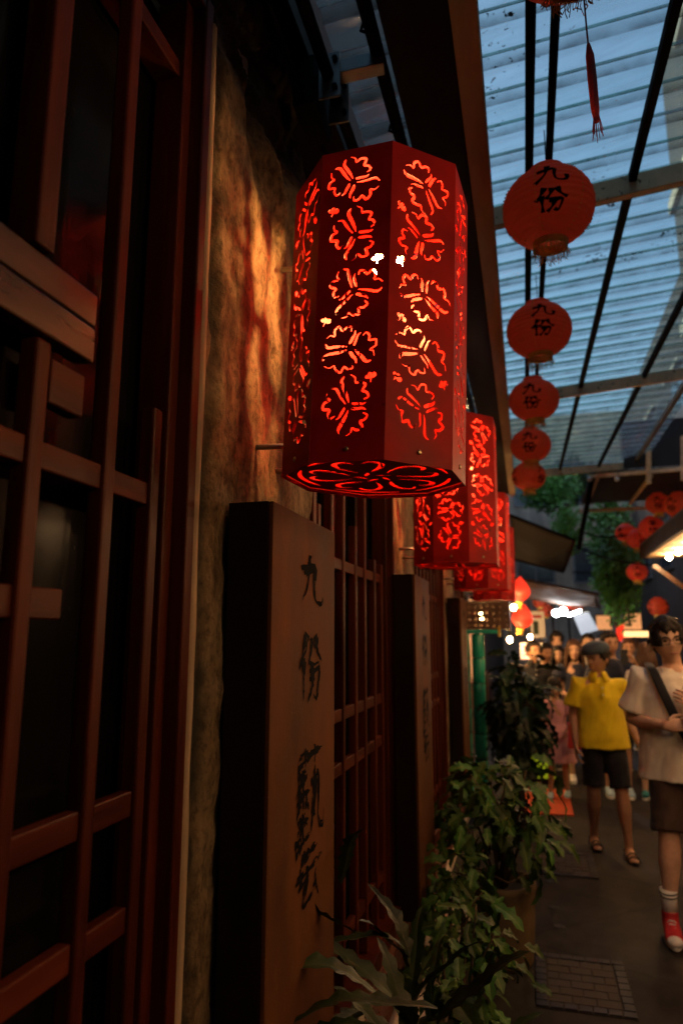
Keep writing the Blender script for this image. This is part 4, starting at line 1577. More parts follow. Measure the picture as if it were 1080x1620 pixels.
MB().box(-.274, .274, -.124, .124, -.0, .004).build('lamp_base', lampm, t)
for dx in (-.27, .27):
    MB().box(dx - .002, dx + .002, -.118, .118, .005, .26).build('lamp_end', lampm, t)
MB().ball((0, 0, .13), .035, n=12, m=8).build('bulb', lamp('gold_bulb_glow', (1, .6, .2), 60), t, True)

# wires across the far lane
for k, (a, b) in enumerate(((at(900, 860, Y=12), at(1040, 895, Y=10)), (at(905, 905, Y=14), at(1010, 890, Y=14)), (at(915, 840, Y=12.2), at(1000, 845, Y=12.2)))):
    pts = [a.lerp(b, i / 12) - Vector((0, 0, .08 * math.sin(math.pi * i / 12))) for i in range(13)]
    tag(MB().tube(pts, .014, 6).build('overhead_wire', MT['blackmetal'], None, True), 'dark wire strung %s' % ('from the black awning to the lit awning', 'straight across behind the lantern alone', 'under the dark canopy')[k], 'wire')

# =================================================================== PEOPLE
def skin(name, c):
    return M(name, c, .5, var=.12, scale=30, bump=.06, bscale=120, bdist=.001, spec=.35, sss=.08)


MT['skin'] = skin('tan_skin', (.46, .25, .15))
MT['skinlight'] = skin('light_skin', (.6, .36, .24))
MT['hair'] = M('black_hair', (.012, .009, .008), .6, spec=.25, var=.5, scale=40, stretch=(1, 1, .15), bump=.5, bscale=90, bdist=.004)
MT['hairbrown'] = M('brown_hair', (.06, .028, .014), .6, spec=.25, var=.5, scale=40, stretch=(1, 1, .15), bump=.5, bscale=90, bdist=.004)
MT['eye'] = M('dark_eye', (.01, .008, .006), .2, bump=0)
MT['lip'] = M('lip', (.34, .12, .09), .5, bump=0)
MT['rubber'] = M('black_rubber', (.015, .014, .014), .6, bump=.1)
MT['whiterub'] = M('white_rubber', (.72, .7, .66), .5, var=.12, bump=.1)
MT['redcanvas'] = M('red_canvas', (.5, .02, .025), .75, var=.15, bump=.3, bscale=200)
_cl = {}


def cloth(name, c):
    if name not in _cl:
        _cl[name] = M(name, c, .85, var=.12, scale=5, bump=.25, bscale=260, bdist=.001, spec=.2, sheen=.15)
    return _cl[name]


def remesh(mb, voxel, smooth_it, name, mats, folds=None, extra=None):
    me = mb.mesh('tmp', [])
    o = bpy.data.objects.new('tmp', me)
    COL.objects.link(o)
    r = o.modifiers.new('r', 'REMESH')
    r.mode = 'VOXEL'
    r.voxel_size = voxel
    s = o.modifiers.new('s', 'SMOOTH')
    s.iterations = smooth_it
    s.factor = .5
    dg = bpy.context.evaluated_depsgraph_get()
    out = bpy.data.meshes.new_from_object(o.evaluated_get(dg))
    bpy.data.objects.remove(o)
    bpy.data.meshes.remove(me)
    out.name = name
    if folds:
        nr = [v.normal.copy() for v in out.vertices]
        for v, n in zip(out.vertices, nr):
            v.co = v.co + n * folds(v.co)
    if extra is not None:
        bm = bmesh.new()
        bm.from_mesh(out)
        em = extra.mesh('tmp2', [])
        bm.from_mesh(em)
        bm.to_mesh(out)
        bm.free()
        bpy.data.meshes.remove(em)
    out.materials.clear()
    for m in mats:
        out.materials.append(m)
    for p in out.polygons:
        p.use_smooth = True
        p.material_index = 0
    return out


def head_pts(detail=True, n=34, m=26, hair=None, seed=0):
    """unit head looking to -Y, centre between the ears; returns MB"""
    vs, fs = [], []
    hw, hd, hh = .077, .098, .118

    def pt(th, ph):
        x, y, z = math.cos(ph) * math.sin(th), -math.cos(ph) * math.cos(th), math.sin(ph)
        px, py, pz = hw * x, hd * y, hh * z
        low = max(0, -z)
        px *= 1 - .34 * low ** 1.6
        if y < 0:
            py *= 1 - .06 * (1 - abs(z)) + .0
            py += -.012 * low ** 2
        else:
            py *= 1 - .35 * low ** 1.3
            px *= 1 + .03 * (1 - low)
        if hair is None and y < 0 and detail:
            ax = px / hw
            g = lambda a, b, sa, sb: math.exp(-((ax - a) / sa) ** 2 - ((z - b) / sb) ** 2)
            py -= .024 * g(0, -.2, .15, .13) + .012 * g(0, .0, .1, .2)
            py += .011 * (g(.4, .04, .2, .1) + g(-.4, .04, .2, .1))
            py -= .006 * (g(.4, .2, .3, .07) + g(-.4, .2, .3, .07))
            py -= .008 * g(0, -.5, .3, .08) + .007 * g(0, -.62, .26, .06) - .006 * g(0, -.56, .3, .03)
            py -= .009 * g(0, -.86, .3, .12)
            py -= .005 * (g(.55, -.15, .25, .18) + g(-.55, -.15, .25, .18))
        return Vector((px, py, pz)), (x, y, z)
    for i in range(m + 1):
        ph = -math.pi / 2 + math.pi * i / m
        for j in range(n):
            th = 2 * math.pi * j / n
            p, (x, y, z) = pt(th, ph)
            if hair is not None:
                k = max(-.12, hair(x, y, z))
                st = .018 * noise.noise(Vector((x * 7, y * 7, z * 2.2 + seed))) + .016 * noise.noise(Vector((x * 19, y * 19, z * 4 + seed)))
                p = p * (1 + k + (st * 2.2 if k > 0 else 0))
            vs.append(p)
    for i in range(m):
        for j in range(n):
            fs.append((i * n + j, i * n + (j + 1) % n, (i + 1) * n + (j + 1) % n, (i + 1) * n + j))
    b = MB().add(vs, fs)
    if hair is None:
        for sx in (-1, 1):
            b.ball((sx * .079, .012, -.008), .009, .02, .032, 8, 6)
    return b


def hair_short(x, y, z):
    front = y < -.1
    line = .52 - .05 * math.sin(x * 9) if front else (-.45 + .5 * max(0, -y + .1) * 3 if y < .25 else -.62)
    if abs(x) > .55 and y < .2:
        line = .0 if y < -.25 else -.15
        if y < -.45:
            line = .45
    d = (z - line)
    return min(.13, -.12 + d * 3.2) if d < .08 else .13 + .05 * max(0, z)


def hair_fringe(x, y, z):
    line = (.36 + .08 * math.sin(x * 11 + 1) + .06 * math.sin(x * 31)) if y < -.1 else -.6
    if abs(x) > .6 and y < .1:
        line = -.25
    d = z - line
    return min(.15, -.12 + d * 3.5) if d < .08 else .15 + .05 * max(0, z)


def hair_long(x, y, z):
    line = .5 - .5 * x * x if y < -.2 else -1.2
    if abs(x) > .62:
        line = -1.2
    d = z - line
    return min(.13, -.12 + d * 3.2) if d < .08 else .13 + .04 * max(0, z)


def hand(mb, wr, d, palm, thumb, s, curl=.5):
    """palm block, four bent fingers of unequal length and a thumb; d runs to the fingertips, palm faces `palm`, `thumb` is the thumb side"""
    d = Vector(d).normalized()
    palm = (Vector(palm) - d * d.dot(Vector(palm))).normalized()
    side = Vector(thumb)
    side = (side - d * d.dot(side) - palm * palm.dot(side)).normalized()
    wr = Vector(wr)
    mb.tube([wr - d * .015 * s, wr + d * .02 * s, wr + d * .055 * s, wr + d * .085 * s], [.026 * s, .034 * s, .041 * s, .037 * s], 10, True,
            [.018 * s, .016 * s, .015 * s, .012 * s], side)
    for k, (off, ln) in enumerate(((.029, .07), (.0105, .079), (-.009, .073), (-.027, .056))):
        p = wr + d * .08 * s + side * off * s
        dirn = d.copy()
        pts = [p]
        for q, fr in enumerate((.45, .32, .23)):
            ang = curl * (.7, .9, .6)[q] * (1 + .12 * k)
            dirn = (dirn * math.cos(ang) + palm * math.sin(ang))
            ax = side
            palm2 = palm
            pts.append(pts[-1] + dirn.normalized() * ln * fr * s)
        mb.tube(pts, [.0088 * s, .0085 * s, .0076 * s, .0058 * s], 7, True, None, side)
    p = wr + d * .03 * s + side * .03 * s
    td = (side * .75 + d * .6 + palm * .3).normalized()
    p2 = p + td * .034 * s
    p3 = p2 + (td * .5 + d * .6 + palm * .3 * (1 + curl)).normalized() * .03 * s
    p4 = p3 + (d * .8 + palm * .4 * (1 + curl)).normalized() * .022 * s
    mb.tube([p - td * .012 * s, p, p2, p3, p4], [.013 * s, .0125 * s, .0105 * s, .0095 * s, .0065 * s], 7)


BASE = dict(pel=(0, 0, .95), chest=(0, .0, 1.28), neck=(0, .01, 1.46), head=(0, -.016, 1.6),
            shR=(-.172, .0, 1.375), elR=(-.222, .02, 1.11), wrR=(-.225, -.06, .865), shL=(.172, .0, 1.375), elL=(.222, .02, 1.11), wrL=(.225, -.06, .865),
            hipR=(-.088, 0, .93), knR=(-.095, -.02, .5), anR=(-.1, .02, .085), hipL=(.088, 0, .93), knL=(.095, -.02, .5), anL=(.1, .02, .085))


def person(label, x, y, H, rz_=0, pose=None, skinm='skin', hairfn=hair_short, hairm='hair', top=None, bottom=None, shoes='shoe', head_rot=(0, 0, 0),
           wide=1.0, sleeve=.62, curl=.45, glasses=False, long_hair=0, cap=None, detail=.013, shirt_len=.86, group=None, handdir=None, thin=1.0):
    s = H / 1.75
    J = {k: Vector(v) for k, v in BASE.items()}
    for k, v in (pose or {}).items():
        J[k] = Vector(v)
    for k in J:
        J[k] = J[k] * s
    w = s * wide
    t = thing('person', label, 'person', (x, y, 0), rz_, group)
    sk = MT[skinm]
    # --- body: one surface
    b = MB()
    P, Cc, Nk, Hd = J['pel'], J['chest'], J['neck'], J['head']
    b.tube([P - Vector((0, 0, .1)) * s, P, P.lerp(Cc, .45), Cc, Cc.lerp(Nk, .5), Nk - Vector((0, 0, .02)) * s],
           [.13 * w, .155 * w, .135 * w, .165 * w, .17 * w, .07 * w], 20, True, [.09 * w, .105 * w, .095 * w, .112 * w, .09 * w, .06 * w], (1, 0, 0))
    b.tube([Nk - Vector((0, -.0, .07)) * s, Nk, Nk.lerp(Hd, .55)], [.075 * s, .054 * s, .053 * s], 14)
    for q in 'RL':
        sh, el, wr = J['sh' + q], J['el' + q], J['wr' + q]
        b.tube([sh.lerp(Cc, .35), sh, sh.lerp(el, .5), el, el.lerp(wr, .3), wr], [.05 * w, .056 * w, .046 * w, .037 * w, .038 * w, .024 * s], 12)
        hp, kn, an = J['hip' + q], J['kn' + q], J['an' + q]
        b.tube([hp + Vector((0, 0, .03)) * s, hp.lerp(kn, .3), hp.lerp(kn, .8), kn, kn.lerp(an, .3), kn.lerp(an, .75), an], [.08 * w, .074 * w, .058 * w, .05 * w, .054 * w, .036 * s, .034 * s], 14)
        fd = (an - kn)
        ftdir = Vector((0, -1, 0))
        b.tube([an + Vector((0, .045, -.045)) * s, an + Vector((0, 0, -.03)) * s, an + Vector((0, -.08, -.052)) * s, an + Vector((0, -.15, -.064)) * s, an + Vector((0, -.185, -.066)) * s],
               [.03 * s, .036 * s, .04 * s, .043 * s, .03 * s], 12, True, [.03 * s, .042 * s, .03 * s, .02 * s, .013 * s], (1, 0, 0))
    ex = MB()
    rotm = (Matrix.Rotation(R_(head_rot[2]), 3, 'Z') @ Matrix.Rotation(R_(head_rot[0]), 3, 'X') @ Matrix.Rotation(R_(head_rot[1]), 3, 'Y'))
    hs = s * 1.07 if H > 1.4 else s * 1.26

    def hp_(v):
        return rotm @ (Vector(v) * hs) + Hd
    hb = head_pts()
    ex.add([hp_(v) for v in hb.v], hb.f)
    for q, sg in (('R', -1), ('L', 1)):
        el, wr = J['el' + q], J['wr' + q]
        d = (wr - el).normalized()
        if handdir and q in handdir:
            dd, pm, tb = handdir[q]
            hand(ex, wr, dd, pm, tb, s, curl)
        else:
            hand(ex, wr, d, (-sg, 0, 0) if abs(d.x) < .6 else (0, .9, -.3), (0, -1, 0) if abs(d.z) > .5 else (0, 0, 1), s, curl)
    link('body', remesh(b, detail * s, 4, 'body', [sk], extra=ex), t)
    # --- face details
    for sg in (-1, 1):
        e = MB().ball((0, 0, 0), .0115, .006, .0058, 10, 6)
        e.v = [hp_(v + Vector((sg * .031, -.081, .004))) for v in e.v]
        e.build('eye', MT['eye'], t, True)
        e = MB().tube([(sg * .014, -.0925, .022), (sg * .032, -.0905, .027), (sg * .05, -.078, .02)], [.003, .004, .002], 6)
        e.v = [hp_(v) for v in e.v]
        e.build('eyebrow', MT['hair'], t, True)
    e = MB().tube([(-.024, -.0915, -.066), (-.01, -.1, -.0645), (0, -.101, -.0655), (.01, -.1, -.0645), (.024, -.0915, -.066)], [.002, .0048, .0045, .0048, .002], 6)
    e.v = [hp_(v) for v in e.v]
    e.build('mouth', MT['lip'], t, True)
    if hairfn:
        hb = head_pts(hair=hairfn, n=56, m=36, seed=x * 7 + y)
        r6 = random.Random(int(x * 91 + y * 37))
        for k in range(70):
            az, el = r6.uniform(0, 6.283), r6.uniform(.12, 1.35)
            dx, dy, dz = math.cos(az) * math.cos(el), math.sin(az) * math.cos(el), math.sin(el)
            if dy < -.35 and dz < .75:
                continue
            p0 = Vector((.077 * dx, .098 * dy, .118 * dz)) * r6.uniform(1.1, 1.17)
            dn = Vector((dx * .45 + r6.gauss(0, .14), dy * .45 + r6.gauss(0, .14), -.9 * (1 - dz) - .1))
            dn = dn.normalized() * r6.uniform(.03, .055)
            p1 = p0 + dn * .5 + Vector((dx, dy, dz)) * .004
            hb.tube([p0, p1, p0 + dn - Vector((dx, dy, 0)) * .004], [.006, .006, .0012], 5)
        hb.v = [hp_(v) for v in hb.v]
        ho = hb.build('hair', MT[hairm], t, True)
        if long_hair:
            r4 = random.Random(int(x * 100 + y * 10))
            lb = MB()
            for k in range(26):
                a = R_(-118 + 236 * k / 25 + 90)
                rr = .088
                p0 = Vector((rr * math.cos(a) * .98, .012 + .085 * math.sin(a), .03))
                ln = long_hair * r4.uniform(.85, 1.05)
                lb.tube([p0, p0 + Vector((p0.x * .22, p0.y * .1, -ln * .35)), p0 + Vector((p0.x * .3, p0.y * .1 - .005, -ln * .7)), p0 + Vector((p0.x * .1, p0.y * .1 - .012, -ln))],
                        [.016, .019, .016, .004], 7)
            lb.v = [hp_(v) for v in lb.v]
            lb.build('hair_lengths', MT[hairm], t, True)
    if cap:
        cb = MB()
        cb.lathe([(.001, .142), (.045, .139), (.083, .122), (.103, .09), (.1, .062), (.089, .05)], 28)
        for v in cb.v:
            v.y = v.y * 1.16 - (.018 if v.y < 0 else 0)
            v.z += -.12 * max(0, -v.y - .02) if v.z > .06 else 0
        cb.v = [hp_(v) for v in cb.v]
        c_ = cb.build('flat_cap', cap, t, True)
        vb = MB()
        pts = [(.088 * math.cos(a), -.06 - .075 * math.sin(a)) for a in [math.pi * k / 12 for k in range(13)]]
        vb.prism(pts, lambda u, v, h: Vector((u, v, .058 + h + .22 * (v + .06))), 0, .006)
        vb.v = [hp_(v) for v in vb.v]
        vb.build('cap_visor', cap, c_, False)
    if glasses:
        gm = MB()
        for sg in (-1, 1):
            ring = [(sg * .033 + .025 * math.copysign(abs(math.cos(a)) ** .6, math.cos(a)), -.1 + .004 * abs(math.cos(a)), .004 + .0185 * math.copysign(abs(math.sin(a)) ** .6, math.sin(a))) for a in [2 * math.pi * k / 20 for k in range(21)]]
            gm.tube(ring, .0022, 6, False)
            gm.tube([(sg * .058, -.096, .01), (sg * .078, -.07, .012), (sg * .083, .01, .008)], .002, 6)
        gm.tube([(-.008, -.1, .006), (.008, -.1, .006)], .002, 6)
        gm.v = [hp_(v) for v in gm.v]
        gm.build('glasses', MT['eye'], t, True)
    # --- clothes
    sd = x * 3.3 + y

    def folds(amp, st):
        return lambda p: amp * s * (noise.noise(Vector((p.x * 8 / s + p.z * 3, p.y * 8 / s, p.z * st / s + sd))) + .55 * abs(noise.noise(Vector((p.x * 17 - p.z * 6, p.y * 17, p.z * st * 2 + sd)))) - .15)
    if top:
        kind, mat = top
        b = MB()
        hem = Vector((0, 0, shirt_len * s))
        hemc = Vector((P.x, P.y, hem.z))
        k = .019 * s
        if kind == 'dress':
            b.tube([hemc, P, P.lerp(Cc, .4), Cc, Cc.lerp(Nk, .55), Nk - Vector((0, 0, .03)) * s],
                   [.27 * w, .2 * w, .145 * w, .165 * w, .165 * w, .085 * w], 24, True, [.2 * w, .15 * w, .11 * w, .12 * w, .095 * w, .068 * w], (1, 0, 0))
        else:
            b.tube([hemc, hemc.lerp(P, .5), P.lerp(Cc, .45), Cc, Cc.lerp(Nk, .55), Nk - Vector((0, 0, .024)) * s],
                   [.196 * w + k, .186 * w + k, .162 * w + k, .17 * w + k, .15 * w + k, .06 * w + k], 24, True,
                   [.13 * w + k, .124 * w + k, .116 * w + k, .112 * w + k, .085 * w + k, .05 * w + k], (1, 0, 0))
        for q in 'RL':
            sh, el, wr = J['sh' + q], J['el' + q], J['wr' + q]
            if sleeve <= 1:
                e2 = sh.lerp(el, sleeve)
                b.tube([sh.lerp(Cc, .35), sh, sh.lerp(e2, .5), e2], [.06 * w + k, .062 * w + k, .058 * w + k * 1.2, .06 * w + k * 1.4], 14)
            else:
                b.tube([sh.lerp(Cc, .35), sh, sh.lerp(el, .5), el, el.lerp(wr, .5), el.lerp(wr, .93)], [.06 * w + k, .062 * w + k, .055 * w + k, .048 * w + k, .042 * s + k, .036 * s + k], 14)
        so_ = link('dress' if kind == 'dress' else 'shirt', remesh(b, detail * s, 3, 'shirt', [mat], folds(.02, 4)), t)
        if kind == 'polo':
            cbm = MB()
            rr = [(.066 + .003 * math.sin(q * 3), q) for q in range(0, 1)]
            n = 24
            vs, fs = [], []
            for i in range(n + 1):
                a = R_(-90 + 16 + 328 * i / n)
                for (r0, z0) in ((.062, .03), (.07, .018), (.09 + .02 * max(0, -math.sin(a)), -.03 - .03 * max(0, -math.sin(a)))):
                    vs.append(Vector((r0 * math.cos(a), r0 * math.sin(a) * 1.0 - .005 + (.0 if z0 > 0 else -.012), z0)) * s + Nk)
            for i in range(n):
                for j in range(2):
                    q = i * 3 + j
                    fs.append((q, q + 1, q + 4, q + 3))
            c2 = MB().add(vs, fs).build('collar', mat, t, True)
            c2.modifiers.new('thick', 'SOLIDIFY').thickness = .005
            pb = MB()
            pb.box(-.016 * s, .016 * s, -.147 * s * wide, -.136 * s * wide, 1.265 * s, 1.41 * s)
            pb.build('placket', mat, t, bevel=.002)
            for zz in (1.3, 1.36):
                MB().tube([(0, -.149 * s * wide, zz * s), (0, -.152 * s * wide, zz * s)], .006, 8).build('button', MT['whiterub'], t)
    if bottom:
        kind, mat, ln = bottom         # ln: hem height as a share along the leg
        b = MB()
        k = .014 * s
        b.tube([P - Vector((0, 0, .13)) * s, P - Vector((0, 0, .05)) * s, P + Vector((0, 0, .05)) * s], [.15 * w, .155 * w, .142 * w], 20, True, [.1 * w, .106 * w, .098 * w], (1, 0, 0))
        for q in 'RL':
            hp, kn, an = J['hip' + q], J['kn' + q], J['an' + q]
            pts = [hp + Vector((0, 0, -.02)) * s, hp.lerp(kn, .35)]
            rad = [.07 * w + k, .076 * w + k]
            if ln <= 1:
                pts += [hp.lerp(kn, ln * .75), hp.lerp(kn, ln)]
                rad += [.073 * w + k, .074 * w + k]
            else:
                e = kn.lerp(an, ln - 1)
                pts += [kn, kn.lerp(e, .5), e]
                rad += [.068 * w + k, .064 * w + k, .056 * s + k]
            b.tube(pts, rad, 16)
        link('shorts' if ln <= 1.2 else 'trousers', remesh(b, detail * s, 3, 'shorts', [mat], folds(.016, 5)), t)
    for q, sg in (('R', -1), ('L', 1)):
        an = J['an' + q]
        kn = J['kn' + q]

        def A(dx, dy, dz):
            return an + Vector((dx, dy, dz)) * s
        if shoes == 'sandal':
            so2 = MB()
            ol = [(.038 * math.cos(a) * (1.08 if math.sin(a) < 0 else .9), -.07 - .13 * math.sin(-a)) for a in [2 * math.pi * i / 20 for i in range(20)]]
            so2.prism(ol, lambda u, v, h: A(u, v + .0, h - .0855), 0, .022)
            o_ = so2.build('sandal', MT['rubber'], t, bevel=.003)
            for yy, hgt in ((-.14, -.04), (-.1, -.022), (-.0, -.01)):
                arc = [A(.046 * math.cos(a), yy + (.02 if yy > -.05 else 0) * math.sin(a), -.075 + (hgt + .075 + .008) * math.sin(a)) for a in [math.pi * i / 10 for i in range(11)]]
                MB().tube(arc, .012 * s, 6, True, .004 * s, (0, 1, 0)).build('strap', MT['rubber'], o_, True)
            arc = [A(.038 * math.cos(a), .01 + .05 * math.sin(a), -.02) for a in [math.pi * i / 10 for i in range(11)]]
            MB().tube(arc, .008 * s, 6).build('strap', MT['rubber'], o_, True)
        elif shoes == 'sneaker_red':
            up = MB()
            up.tube([A(0, .055, -.05), A(0, .03, -.03), A(0, -.05, -.035), A(0, -.12, -.05), A(0, -.175, -.058)], [.034 * s, .042 * s, .045 * s, .048 * s, .036 * s], 16, True,
                    [.03 * s, .05 * s, .044 * s, .03 * s, .02 * s], (1, 0, 0))
            up.tube([A(0, .012, -.03), A(0, .012, .045)], [.044 * s, .043 * s], 16)
            o_ = link('sneaker', remesh(up, .008 * s, 3, 'sneaker', [MT['redcanvas']]), t)
            ol = [((.047 if math.sin(a) < .2 else .041) * math.cos(a), -.065 + .142 * math.sin(a)) for a in [2 * math.pi * i / 24 for i in range(24)]]
            MB().prism(ol, lambda u, v, h: A(u, v, h - .085), 0, .03).build('sole', MT['whiterub'], o_, bevel=.004)
            MB().ball(A(0, -.17, -.052), .041 * s, .042 * s, .027 * s, 14, 8).build('toe_cap', MT['whiterub'], o_, True)
            for k in range(5):
                yy = -.05 - .018 * k
                zz = .008 - .011 * k
                MB().tube([A(-.026, yy, zz - .016), A(-.012, yy - .004, zz + .002), A(.012, yy - .006, zz + .002), A(.026, yy, zz - .016)], .0042 * s, 6).build('lace', MT['whiterub'], o_, True)
            sk_ = MB().tube([A(0, .012, .03), A(0, .012, .09), A(0, .008, .15)], [.041 * s, .041 * s, .047 * s], 14).build('sock', MT['whiterub'], t, True)
            for zz in (.115, .133):
                MB().tube([A(0, .01, zz), A(0, .009, zz + .008)], [.0465 * s, .047 * s], 14, False).build('sock_stripe', MT['rubber'], sk_, True)
        else:
            up = MB()
            up.tube([A(0, .055, -.045), A(0, .03, -.025), A(0, -.05, -.035), A(0, -.12, -.05), A(0, -.18, -.056)], [.034 * s, .042 * s, .045 * s, .047 * s, .034 * s], 14, True,
                    [.034 * s, .052 * s, .044 * s, .03 * s, .02 * s], (1, 0, 0))
            col = {'shoe': cloth('grey_shoe', (.25, .25, .25)), 'tealshoe': cloth('teal_shoe', (.06, .3, .3)), 'white': MT['whiterub'], 'dark': cloth('dark_shoe', (.03, .03, .03)), 'blueshoe': cloth('pale_blue_shoe', (.35, .5, .58))}[shoes]
            o_ = link('shoe', remesh(up, .011 * s, 3, 'shoe', [col]), t)
            ol = [(.045 * math.cos(a), -.065 + .135 * math.sin(a)) for a in [2 * math.pi * i / 20 for i in range(20)]]
            MB().prism(ol, lambda u, v, h: A(u, v, h - .085), 0, .026).build('sole', MT['whiterub'], o_, bevel=.003)
    return t, J, s


yellow = cloth('yellow_cotton', (.78, .58, .015))
cream = cloth('off_white_cotton', (.78, .72, .6))
brown = cloth('dark_brown_cotton', (.055, .034, .027))
black = cloth('black_cotton', (.014, .014, .017))
navy = cloth('navy_cotton', (.02, .026, .05))
pink = cloth('pale_pink_cotton', (.62, .3, .33))
denim = cloth('grey_blue_tweed', (.035, .055, .075))

# man in the white T-shirt, walking towards the camera
wx, wy = .815, 4.62
wm, J, s = person('man in loose off-white T-shirt and glasses, black strap across his chest, red sneakers', wx, wy, 1.77, R_(-4),
                  dict(knR=(-.1, -.09, .5), anR=(-.13, -.14, .088), knL=(.1, .12, .5), anL=(.11, .4, .16), elR=(-.245, .03, 1.12), wrR=(-.09, -.24, 1.13),
                       elL=(.25, .02, 1.13), wrL=(.1, -.24, 1.24), head=(-.02, -.024, 1.6)),
                  'skinlight', hair_fringe, 'hair', ('tee', cream), ('shorts', brown, .93), 'sneaker_red', (4, -6, 8), 1.13, .78, .5, True, detail=.0105, shirt_len=.8,
                  handdir={'R': ((.9, -.3, .1), (0, .8, -.4), (0, -.3, 1)), 'L': ((-.85, -.2, .45), (0, .9, -.2), (0, 0, 1))})
st_ = MB()
sp_ = [(-.13, .04, 1.46), (-.115, -.1, 1.42), (-.075, -.158, 1.3), (-.01, -.178, 1.12), (.07, -.178, .98), (.13, -.16, .9)]
st_.tube([Vector(p) * s for p in sp_], .027 * s, 8, True, .006 * s, (1, 0, 0))
st_.build('bag_strap', black, wm, True)
bgm = MB().hexa([Vector(p) * s for p in ((.05, -.21, .7), (.25, -.19, .7), (.25, -.1, .7), (.05, -.14, .7), (.06, -.22, .95), (.24, -.2, .95), (.24, -.12, .95), (.06, -.15, .95))])
bgm.build('shoulder_bag', black, wm, bevel=.02)
cu = thing('drink_cup', 'clear plastic cup held by the man in the off-white T-shirt', 'cup', (wx + .03, wy - .315, 1.1))
cup = MB().lathe([(.001, 0), (.03, 0), (.036, .05), (.042, .115), (.044, .118), (.04, .115), (.034, .05), (.028, .004)], 18).build('cup_body', M('clear_plastic', (.8, .82, .82), .12, var=.05, bump=0, trans=.85), cu, True)
MB().lathe([(.0, .124), (.044, .121), (.045, .115)], 18).build('cup_lid', MT['white'], cu, True)
nk = MB()
nk.tube([Vector((.075 * math.cos(a), -.055 - .055 * abs(math.sin(a)) * 1.4 + .03 * (1 - abs(math.sin(a))), 1.45 - .15 * math.sin(a) ** 2 * (1 if True else 0))) * s for a in [math.pi * k / 16 for k in range(17)]], .0022, 6, False)
nk.build('necklace', MT['steel'], wm, True)

# man in the yellow polo
person('man in bright yellow polo shirt, grey flat cap, black shorts and sandals', .5, 5.98, 1.6, R_(6),
       dict(knR=(-.1, -.02, .5), anR=(-.09, .16, .09), knL=(.11, -.11, .5), anL=(.13, -.14, .088), elR=(-.228, .02, 1.11), wrR=(-.232, -.07, .86), elL=(.228, .05, 1.11), wrL=(.29, -.03, .89)),
       'skin', hair_short, 'hair', ('polo', yellow), ('shorts', black, .92), 'sandal', (8, 0, -52), 1.1, .7, .55, False, cap=denim, detail=.0105, shirt_len=.85)

# girl in pink
p = at(880, 1160, Y=7.75)
g_, J, s = person('young girl in pale pink dress with short black hair, holding a pink toy', p.x, 7.75, 1.2, R_(-8),
                  dict(knR=(-.1, -.03, .5), anR=(-.12, -.06, .088), knL=(.1, .02, .5), anL=(.1, .12, .09), elL=(.25, -.02, 1.13), wrL=(.17, -.2, .98)),
                  'skin', hair_fringe, 'hair', ('dress', pink), None, 'blueshoe', (14, 0, 6), 1.0, .6, .5, shirt_len=.52)
ty = MB()
ty.ball((0, 0, 0), .045, .04, .055, 12, 8)
ty.ball((0, -.01, .07), .034, .032, .032, 12, 8)
for sg in (-1, 1):
    ty.ball((sg * .026, -.005, .105), .012, .01, .018, 8, 6)
    ty.ball((sg * .03, -.03, -.045), .018, .022, .014, 8, 6)
tt = ty.build('toy', cloth('bright_pink_plush', (.8, .12, .25)), None, True)
tt.location = (p.x + .14, 7.75 - .22, .66)
tag(tt, 'small bright pink plush toy held by the girl in pink', 'toy')
rb = MB().hexa([(-.09, -.04, -.12), (.09, -.04, -.12), (.09, .04, -.12), (-.09, .04, -.12), (-.07, -.02, .12), (.07, -.02, .12), (.07, .02, .12), (-.07, .02, .12)])
ro = rb.build('carrier_bag', MT['tassel'], None, bevel=.02)
q = at(911, 1165, Y=7.5)
ro.location = (q.x, 7.5, q.z)
tag(ro, 'red carrier bag between the girl in pink and the man in yellow', 'bag')


def crowd(label, px, py, Y_, H=None, **k):
    q = at(px, py, Y=Y_)           # crown of the head
    H = H or max(1.35, min(1.85, q.z))
    return person(label, q.x, Y_, H, k.pop('rz_', 0), k.pop('pose', None), **k)


G_ = None
crowd('woman with long dark hair in a navy dress behind the girl', 906, 1010, 8.6, skinm='skinlight', hairfn=hair_long, hairm='hairbrown', long_hair=.42, top=('dress', navy), bottom=None, shoes='white', sleeve=.5, shirt_len=.6,
      pose=dict(wrR=(-.12, -.2, 1.05), elR=(-.25, -.02, 1.15)), detail=.016, wide=.95)
crowd('man in black shirt with an orange-lit face left of the girl', 842, 1012, 8.8, skinm='skin', top=('polo', black), bottom=('t', black, 1.8), shoes='dark', detail=.016, head_rot=(0, 0, 25), rz_=R_(10))
crowd('boy in pale yellow T-shirt standing tallest at the back of the crowd', 879, 990, 10.6, H=1.72, skinm='skinlight', hairfn=hair_fringe, top=('tee', cloth('pale_yellow_cotton', (.62, .52, .3))), bottom=('t', navy, 1.85), shoes='shoe', detail=.017)
crowd('woman with tied dark hair between the orange-lit man and the navy dress', 882, 1030, 9.7, H=1.52, skinm='skinlight', hairfn=hair_long, long_hair=.3, top=('tee', cloth('rust_cotton', (.22, .09, .05))), bottom=('t', black, 1.85), shoes='white', detail=.017, wide=.9)
crowd('woman in black standing close beside the orange-lit man', 862, 1025, 9.4, H=1.56, skinm='skin', hairfn=hair_short, top=('tee', black), bottom=('t', black, 1.85), shoes='dark', detail=.017, head_rot=(10, 0, 30))
crowd('man in navy shirt raising a phone behind the flat cap', 962, 997, 8.0, skinm='skin', top=('tee', navy), bottom=('t', black, 1.0), shoes='blueshoe', detail=.016,
      pose=dict(elL=(.3, -.12, 1.2), wrL=(.2, -.3, 1.42)), head_rot=(0, 0, 15))
q = at(986, 1042, Y=7.68)
